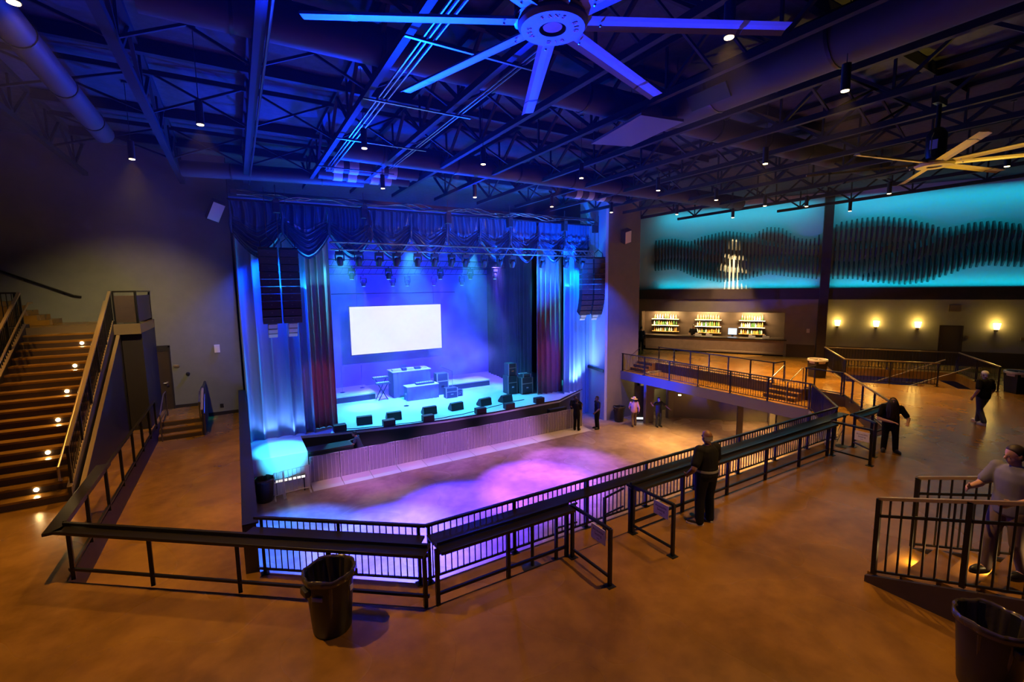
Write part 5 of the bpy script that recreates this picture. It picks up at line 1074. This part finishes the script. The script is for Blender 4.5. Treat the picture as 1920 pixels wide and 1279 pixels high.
person('person in a wide hat and peach shirt walking on the dance floor', (19.05, 18.55, PIT), R(-35), 1.68, dict(knR=(.10, .14, .50), anR=(.11, .12, .085), toR=(.11, .28, .04), knL=(-.1, -.02, .48), anL=(-.1, -.2, .13), toL=(-.1, -.05, .04), elL=(-.27, .1, 1.14), wrL=(-.2, .26, .98), elR=(.27, -.12, 1.13), wrR=(.27, -.06, .9)), SKIN, CLOTHP, KHAKI, 'hat', HAIRK, 'long', None, 1.08, skirt=False, heavy=1.1)
person('person in dark clothes with both arms spread under the walkway', (20.1, 17.7, PIT), R(165), 1.72, dict(elL=(-.42, .06, 1.22), wrL=(-.62, .14, 1.04), elR=(.42, .1, 1.3), wrR=(.6, .2, 1.46), pmL=(0, .4, 1), pmR=(0, 1, .2), knL=(-.11, .06, .49)), SKIN, CLOTHN, CLOTHN, 'short', HAIRK, 'short', None, 1.0)
person('person with light hair and black shirt walking across the bar floor', (20.4, 4.75, 0), R(-30), 1.74, dict(elL=(-.29, -.1, 1.12), wrL=(-.32, .0, .9), elR=(.3, -.02, 1.12), wrR=(.34, .12, .95), knR=(.10, .16, .50), anR=(.11, .2, .085), toR=(.12, .37, .05), knL=(-.1, -.02, .49), anL=(-.12, -.22, .15), toL=(-.12, -.1, .04)), SKIN, CLOTHK, JEAN, 'short', WHITEP, 'short', (SHOEW, SHOEW), 1.12, turn=R(10), tilt=R(15), heavy=1.12)
person('person with long dark hair leaning on the gate with folded arms', (14.98, 5.22, 0), R(115), 1.66, dict(elL=(-.37, .14, 1.05), wrL=(-.33, .38, .99), elR=(.29, .2, .98), wrR=(.0, .38, .97), pmL=(0, 0, -1), pmR=(0, 0, -1), hd=(0, .22, 1.50), nkb=(0, .12, 1.38), chs=(0, .07, 1.24), shL=(-.19, .08, 1.32), shR=(.19, .08, 1.32), knL=(-.13, .02, .49), anL=(-.16, -.04, .085), toL=(-.24, .1, .035)), SKIN, CLOTHK, CLOTHK, 'long', HAIRK, 'short', None, 1.1, turn=0, tilt=R(-28))
person('person in a grey shirt with dark hair on the lit steps at the right edge', (8.72, 1.66, .6), R(66), 1.84, dict(elL=(-.26, .0, 1.14), wrL=(-.2, .24, 1.08), elR=(.27, .12, 1.14), wrR=(.2, .36, 1.14), knR=(.1, .13, .50), anR=(.11, .12, .085), toR=(.11, .28, .04), anL=(-.1, -.18, .1), knL=(-.1, -.02, .49), toL=(-.1, -.03, .035)), SKIN, CLOTHG, KHAKI, 'short', HAIRK, 'short', None, 1.06, tilt=R(12), turn=R(-15))
person('person in black at the right edge of the picture by the wainscot', (27.9, 5.05, 0), R(60), 1.72, None, SKIN, CLOTHK, CLOTHK, 'short', HAIRK, 'short', None, 1.02)
bp = WP(-7.45, -1.35, 0)
person('bartender in a black shirt behind the bar before the middle bay', tuple(bp), R(110), 1.76, dict(elL=(-.27, .05, 1.14), wrL=(-.16, .3, 1.06), elR=(.27, .05, 1.14), wrR=(.16, .3, 1.08), pmL=(0, 0, -1), pmR=(0, 0, -1)), SKIND, CLOTHK, CLOTHK, 'cap', HAIRK, 'short', None, 1.05)
bp = WP(-10.55, 1.1, 0)
person('person in dark clothes standing at the left end of the bar', tuple(bp), R(-60), 1.72, None, SKIN, CLOTHN, CLOTHK, 'short', HAIRK, 'long', None, 1.0)
person('crew member bending over the subwoofer bench at the left stage corner', (4.32, 20.75, PIT), R(62), 1.74, dict(elL=(-.3, .2, 1.2), wrL=(-.2, .42, 1.12), elR=(.3, .26, 1.24), wrR=(.22, .5, 1.2), pmL=(0, 0, -1), pmR=(0, 0, -1)), SKIN, CLOTHN, CLOTHK, 'short', HAIRK, 'short', None, 1.0, lean=R(20))
# ================================================================== LIGHT
BLUE = (.0, .018, 1); AZ = (.0, .07, 1); CY = (.08, .75, 1)
# stage washes (their fittings hang above and beside the stage opening)
for x in (4.6, 8.2, 11.8): lamp('SPOT', 'stage_floor_wash', (x, 24.4, 6.9), L_FLOOR, (.06, .62, 1), (x, 24.2, DECK), 56, .5, .1)
lamp('AREA', 'stage_back_wash', (8.5, 27.4, 5.6), L_BACK, (.010, .004, 1), (8.5, 31, -.6), size=(11, .5))
lamp('AREA', 'stage_blue_wash', (8.5, 25.5, 7.2), L_BLUE, (.01, .01, 1), (8.5, 27, DECK), size=(12, 1))
lamp('SPOT', 'stage_front_blue', (8.6, 20.7, 5.9), L_FRONT, (.05, .03, 1), (9, 28.0, -.8), 74, .8, .15)
lamp('SPOT', 'right_haze_beam', (14.5, 25.5, 6.5), L_HAZE, (.16, .10, 1), (13.6, 29, -1.0), 48, .6, .1)
# house blue from the front truss and added low spots: up onto the roof, out onto the dance floor
for i, (x, tx, ty) in enumerate(((4.6, 2.6, 14.5), (9.7, 7.5, 9.5), (16.0, 14, 11))):
    lamp('SPOT', 'house_blue', (x, 20.3, 6.1), L_ROOF * (1, .4, .1)[i], BLUE, (tx, ty, 9.8), 92, .9, .15)
lamp('SPOT', 'roof_blue_fill', (2.2, 19.0, -1.6), L_ROOF * 1.0, AZ, (1.0, 16.6, 9.9), 52, .7, .15)  # added low spot without a fitting, lights the roof from below
lamp('SPOT', 'fan_blue_fill', (7.0, 21.2, -1.4), L_FAN, BLUE, (2.0, 4.8, 7.3), 24, .5, .1)  # added spot at deck level, stands in for blue bounce off the pit
for i, (x, tx, ty, e, c) in enumerate(((5.5, 3.6, 13.6, 1, (.03, .035, 1)), (8.1, 6.3, 14.4, .55, (.05, .02, 1)), (10.7, 10.0, 15.0, .35, (.2, .06, 1)), (3.9, .9, 15.5, .25, (.02, .12, 1)), (12.3, 12.4, 15.8, .1, (.3, .08, 1)))):
    lamp('SPOT', 'pit_blue', (x, 20.3, 6.0), L_PIT * e, c, (tx, ty, PIT), 30, .75, .1)
lamp('SPOT', 'walkway_blue_fill', (13.6, 19.0, -2.7), L_PIT * .03, (.0, .03, 1), (19.6, 17.4, -.75), 40, .9, .1)  # added spot low over the pit, turns the walkway fascia blue
# curtains
lamp('SPOT', 'curtain_uplight', (.75, 21.8, -1.78), L_CUR * 1.0, (.22, .42, 1), (.9, 22.2, .8), 120, .7, .08)
lamp('SPOT', 'curtain_uplight', (1.8, 21.8, -1.78), L_CUR * 1.0, (.22, .42, 1), (1.8, 22.2, .8), 120, .7, .08)
lamp('SPOT', 'curtain_top_blue', (1.3, 21.7, 6.2), L_CUR * 18, (.0, .05, 1), (1.3, 22.3, 1.6), 120, .7, .1)
lamp('SPOT', 'platform_wash', (2.4, 14.5, 4.6), L_CUR * 150, (.04, .55, 1), (1.15, 20.4, -2.1), 15, .5, .08)
lamp('SPOT', 'curtain_uplight', (17.5, 21.3, -1.5), L_CUR * 5, (.26, .5, 1), (17.2, 22.0, .9), 115, .7, .08)
lamp('SPOT', 'curtain_uplight', (17.7, 21.4, -1.6), L_CUR * 3, (.26, .5, 1), (17.2, 22.0, .9), 100, .7, .08)
lamp('SPOT', 'curtain_top_blue', (17.6, 21.2, 6.0), L_CUR * 22, (.0, .12, 1), (17.7, 22.1, 1.0), 120, .7, .1)
lamp('SPOT', 'leg_cyan', (5.4, 21.9, 7.2), L_LEG, (.03, .62, .95), (3.05, 22.7, 3.9), 34, .8, .08)
lamp('SPOT', 'leg_cyan', (13.2, 21.9, 7.2), L_LEG, (.03, .66, .95), (16.1, 22.7, 3.9), 34, .8, .08)
lamp('SPOT', 'leg_plum', (2.9, 18.0, 4.0), 260, (1, .25, .45), (3.1, 22.6, .2), 24, .8, .08)
lamp('SPOT', 'leg_plum', (15.0, 17.5, 4.0), 260, (.9, .18, .6), (16.0, 22.6, .2), 24, .8, .08)
lamp('SPOT', 'splay_blue', (15.8, 18.0, 6.0), L_CUR * 30, (.01, .06, 1), (18.7, 21.6, 1.0), 60, .6, .1)
# valance
for i, (x, y, z, e, tx) in enumerate(((15.5, 17.6, 4.2, 3.2, 14.5), (9.0, 17.8, 4.6, .55, 9.5), (5.0, 18.4, 4.4, .14, 3.2))):
    lamp('SPOT', 'valance_blue', (x, y, z), L_VAL * e, (.0, .09, 1), (tx, 21.6, 7.2), 105, .7, .1)
lamp('AREA', 'valance_under', (9.2, 22.05, 4.6), L_VAL * .12, (.03, .55, 1), (9.2, 21.5, 6.6), size=(16, .3))
lamp('SPOT', 'truss_warm', (9.0, 12.0, 7.8), 420, (1, .42, .1), (9.5, 20.5, 6.3), 58, .6, .05)
# warm front light on barrier and pit
for x in (4.9, 8.4, 11.9):
    lamp('SPOT', 'barrier_warm', (x + .6, 11.9, 7.9), L_BAR * 4, (1, .42, .36), (x - .2, 19.3, PIT), 22, .7, .05); lamp('SPOT', 'barrier_violet_fill', (x, 12.6, 7.5), L_BAR * 10, (.34, .12, 1), (x - .2, 19.6, PIT), 20, .8, .1)  # the violet spot is added, standing in for stage spill
lamp('SPOT', 'pit_warm', (13.4, 12.07, 7.9), L_BAR * .5, (1, .46, .2), (14.5, 15.5, PIT), 60, .7, .05)
# teal washes of the wave wall
for a, b in ((-9.6, -.5), (.4, 9.6)):
    m = (a + b) / 2
    lamp('AREA', 'wave_wash_top', WP(m, .6, 9.5), L_TEAL, (0.0, .43, .60), WP(m, .1, 6.6), size=(b - a, .3))
    lamp('AREA', 'wave_wash_bottom', WP(m, .2, 4.3), L_TEAL * .6, (0.0, .46, .62), WP(m, .1, 6.4), size=(b - a, .12))
lamp('SPOT', 'wave_blue', (14, 19.4, 6.0), 350, (.01, .10, 1), WP(-9.6, 0, 6.5), 14, .7, .1)
lamp('SPOT', 'wave_warm_streak', WP(-4.95, 1.15, 9.1), 6000, (1, .66, .28), WP(-4.95, .2, 4.6), 30, .5, .03)
lamp('SPOT', 'bar_front_fill', (22.3, 15.1, 7.9), 2600, (1, .62, .3), WP(-6.2, .2, .8), 50, .8, .1)  # extra spot at the pendant, added to brighten the counter front
# lobby below the bar
for (x, y), e in (((22.6, 17.4), 25), ((19.0, 15.4), L_LOB), ((19.8, 11.0), L_LOB * 1.6), ((24, 13.5), L_LOB * .7)):
    lamp('SPOT', 'lobby_light', (x, y, -1.02), e, (1, .56, .14), (x, y, PIT), 120, .7, .05)
lamp('POINT', 'doorway_light', (22.0, 19.4, -1.2), 40, (1, .78, .35), radius=.1)
lamp('SPOT', 'pit_pool', (19.3, 10.4, -1.0), L_LOB * 1.5, (1, .62, .08), (14.2, 9.2, PIT), 62, .7, .05)
lamp('POINT', 'stairwell_blue', (26.2, 9.0, -2.2), 25, (.2, .3, 1), radius=.2)
lamp('SPOT', 'landing_fill', (-6.5, 16.5, 8.0), 900, (1, .52, .12), (-4.4, 17.2, 2.2), 50, .8, .1)  # added spot with no fitting, brightens the stair treads and landing
lamp('SPOT', 'fan_gold_fill', (19.0, 3.2, .4), 2600, (1, .66, .08), (13.9, 4.5, 7.3), 30, .8, .1)  # added uplight with no fitting, warms the undersides of the second fan
# left stairs wall glow
lamp('SPOT', 'grey_wall_wash', (-2.05, 15.6, 7.6), 1500, (1, .70, .27), (-3.3, 22.2, 2.2), 66, 1, .1)
lamp('POINT', 'under_landing', (-8.0, 17.0, 2.0), 20, (1, .55, .15), radius=.2)
# haze on the stage
def haze():
    mb = MB().box(.3, 15.2, 22.9, 31.1, DECK + .01, 6.6)
    m = bpy.data.materials.new('stage_haze'); m.use_nodes = True; N = m.node_tree.nodes; L = m.node_tree.links; N.clear()
    out = N.new('ShaderNodeOutputMaterial'); vs = N.new('ShaderNodeVolumeScatter'); tc = N.new('ShaderNodeTexCoord'); n = N.new('ShaderNodeTexNoise')
    n.inputs['Scale'].default_value = .55; n.inputs['Detail'].default_value = 3; mr = N.new('ShaderNodeMapRange'); mr.inputs['From Min'].default_value = .42; mr.inputs['From Max'].default_value = .72; mr.inputs['To Min'].default_value = HAZE0; mr.inputs['To Max'].default_value = HAZE1
    L.new(tc.outputs['Object'], n.inputs['Vector']); L.new(n.outputs['Fac'], mr.inputs['Value']); L.new(mr.outputs[0], vs.inputs['Density']); vs.inputs['Anisotropy'].default_value = .2
    L.new(vs.outputs[0], out.inputs['Volume'])
    o = mb.obj('stage_haze', m); tag(o, 'thin blue lit haze filling the stage', 'haze', kind='stuff')
    return o
haze()
mb = MB().box(-6, 14.5, 2.5, 17.0, 5.2, 8.4); m = bpy.data.materials.new('hall_haze'); m.use_nodes = True; N = m.node_tree.nodes; N.clear()
o_ = N.new('ShaderNodeOutputMaterial'); vs = N.new('ShaderNodeVolumeScatter'); vs.inputs['Density'].default_value = HALL; m.node_tree.links.new(vs.outputs[0], o_.inputs['Volume'])
tag(mb.obj('hall_haze', m), 'faint haze under the roof that shows the lamp cones', 'haze', kind='stuff')
def smoke(loc, r, lab, d):
    mb = MB().ball(loc, r[0], r[1], r[2], 20, 14); m = bpy.data.materials.new('smoke'); m.use_nodes = True; N = m.node_tree.nodes; L = m.node_tree.links; N.clear()
    out = N.new('ShaderNodeOutputMaterial'); vs = N.new('ShaderNodeVolumeScatter'); tc = N.new('ShaderNodeTexCoord'); n = N.new('ShaderNodeTexNoise'); n.inputs['Scale'].default_value = .9; n.inputs['Detail'].default_value = 4
    g = N.new('ShaderNodeTexGradient'); g.gradient_type = 'SPHERICAL'; mp = N.new('ShaderNodeMapping'); mp.inputs['Scale'].default_value = (1 / r[0], 1 / r[1], 1 / r[2])
    L.new(tc.outputs['Object'], mp.inputs['Vector']); L.new(mp.outputs[0], g.inputs['Vector']); mr = N.new('ShaderNodeMapRange'); mr.inputs['From Min'].default_value = .4; mr.inputs['From Max'].default_value = .7
    L.new(tc.outputs['Object'], n.inputs['Vector']); L.new(n.outputs['Fac'], mr.inputs['Value']); a = N.new('ShaderNodeMath'); a.operation = 'MULTIPLY'; b = N.new('ShaderNodeMath'); b.operation = 'MULTIPLY'; b.inputs[1].default_value = d
    L.new(mr.outputs[0], a.inputs[0]); L.new(g.outputs['Fac'], a.inputs[1]); L.new(a.outputs[0], b.inputs[0]); L.new(b.outputs[0], vs.inputs['Density']); L.new(vs.outputs[0], out.inputs['Volume'])
    for i, v in enumerate(mb.v): mb.v[i] = (v[0] - loc[0], v[1] - loc[1], v[2] - loc[2])
    o = mb.obj('smoke_cloud', m); o.location = loc; tag(o, lab, 'smoke', kind='stuff')
smoke((12.9, 28.0, -.2), (2.6, 2.2, 1.9), 'drifting smoke cloud at the right rear of the stage', 1.0)
smoke((4.2, 27.5, 1.2), (1.6, 2.4, 3.2), 'thin smoke drifting at the left rear of the stage', .35)
# ================================================================== CAMERA, WORLD, COLOUR
cam = bpy.data.cameras.new('camera'); cam.sensor_width = 36; cam.lens = 865.2 / 1920 * 36; cam.clip_end = 200
co = bpy.data.objects.new('camera', cam); COL.objects.link(co); S.camera = co
yw, pt, rl = .53568, -.116774, -.013264
fw = V((math.sin(yw) * math.cos(pt), math.cos(yw) * math.cos(pt), math.sin(pt))); rt = V((math.cos(yw), -math.sin(yw), 0)); up = rt.cross(fw)
r2 = rt * math.cos(rl) + up * math.sin(rl); u2 = up * math.cos(rl) - rt * math.sin(rl)
co.matrix_world = Matrix(((r2.x, u2.x, -fw.x, 0), (r2.y, u2.y, -fw.y, 0), (r2.z, u2.z, -fw.z, 4.6), (0, 0, 0, 1)))
w = bpy.data.worlds.new('world'); S.world = w; w.use_nodes = True; w.node_tree.nodes['Background'].inputs[0].default_value = (.9, .7, .6, 1); w.node_tree.nodes['Background'].inputs[1].default_value = .0012
S.view_settings.view_transform = 'Standard'; S.view_settings.look = 'None'; S.view_settings.gamma = 1; S.view_settings.use_curve_mapping = False; S.view_settings.exposure = EXPO
S.cycles.max_bounces = 5; S.cycles.diffuse_bounces = 2; S.cycles.glossy_bounces = 3; S.cycles.transmission_bounces = 3; S.cycles.transparent_max_bounces = 8; S.cycles.volume_bounces = 0
S.cycles.volume_step_rate = 3; S.cycles.sample_clamp_indirect = 6; S.cycles.use_denoising = True
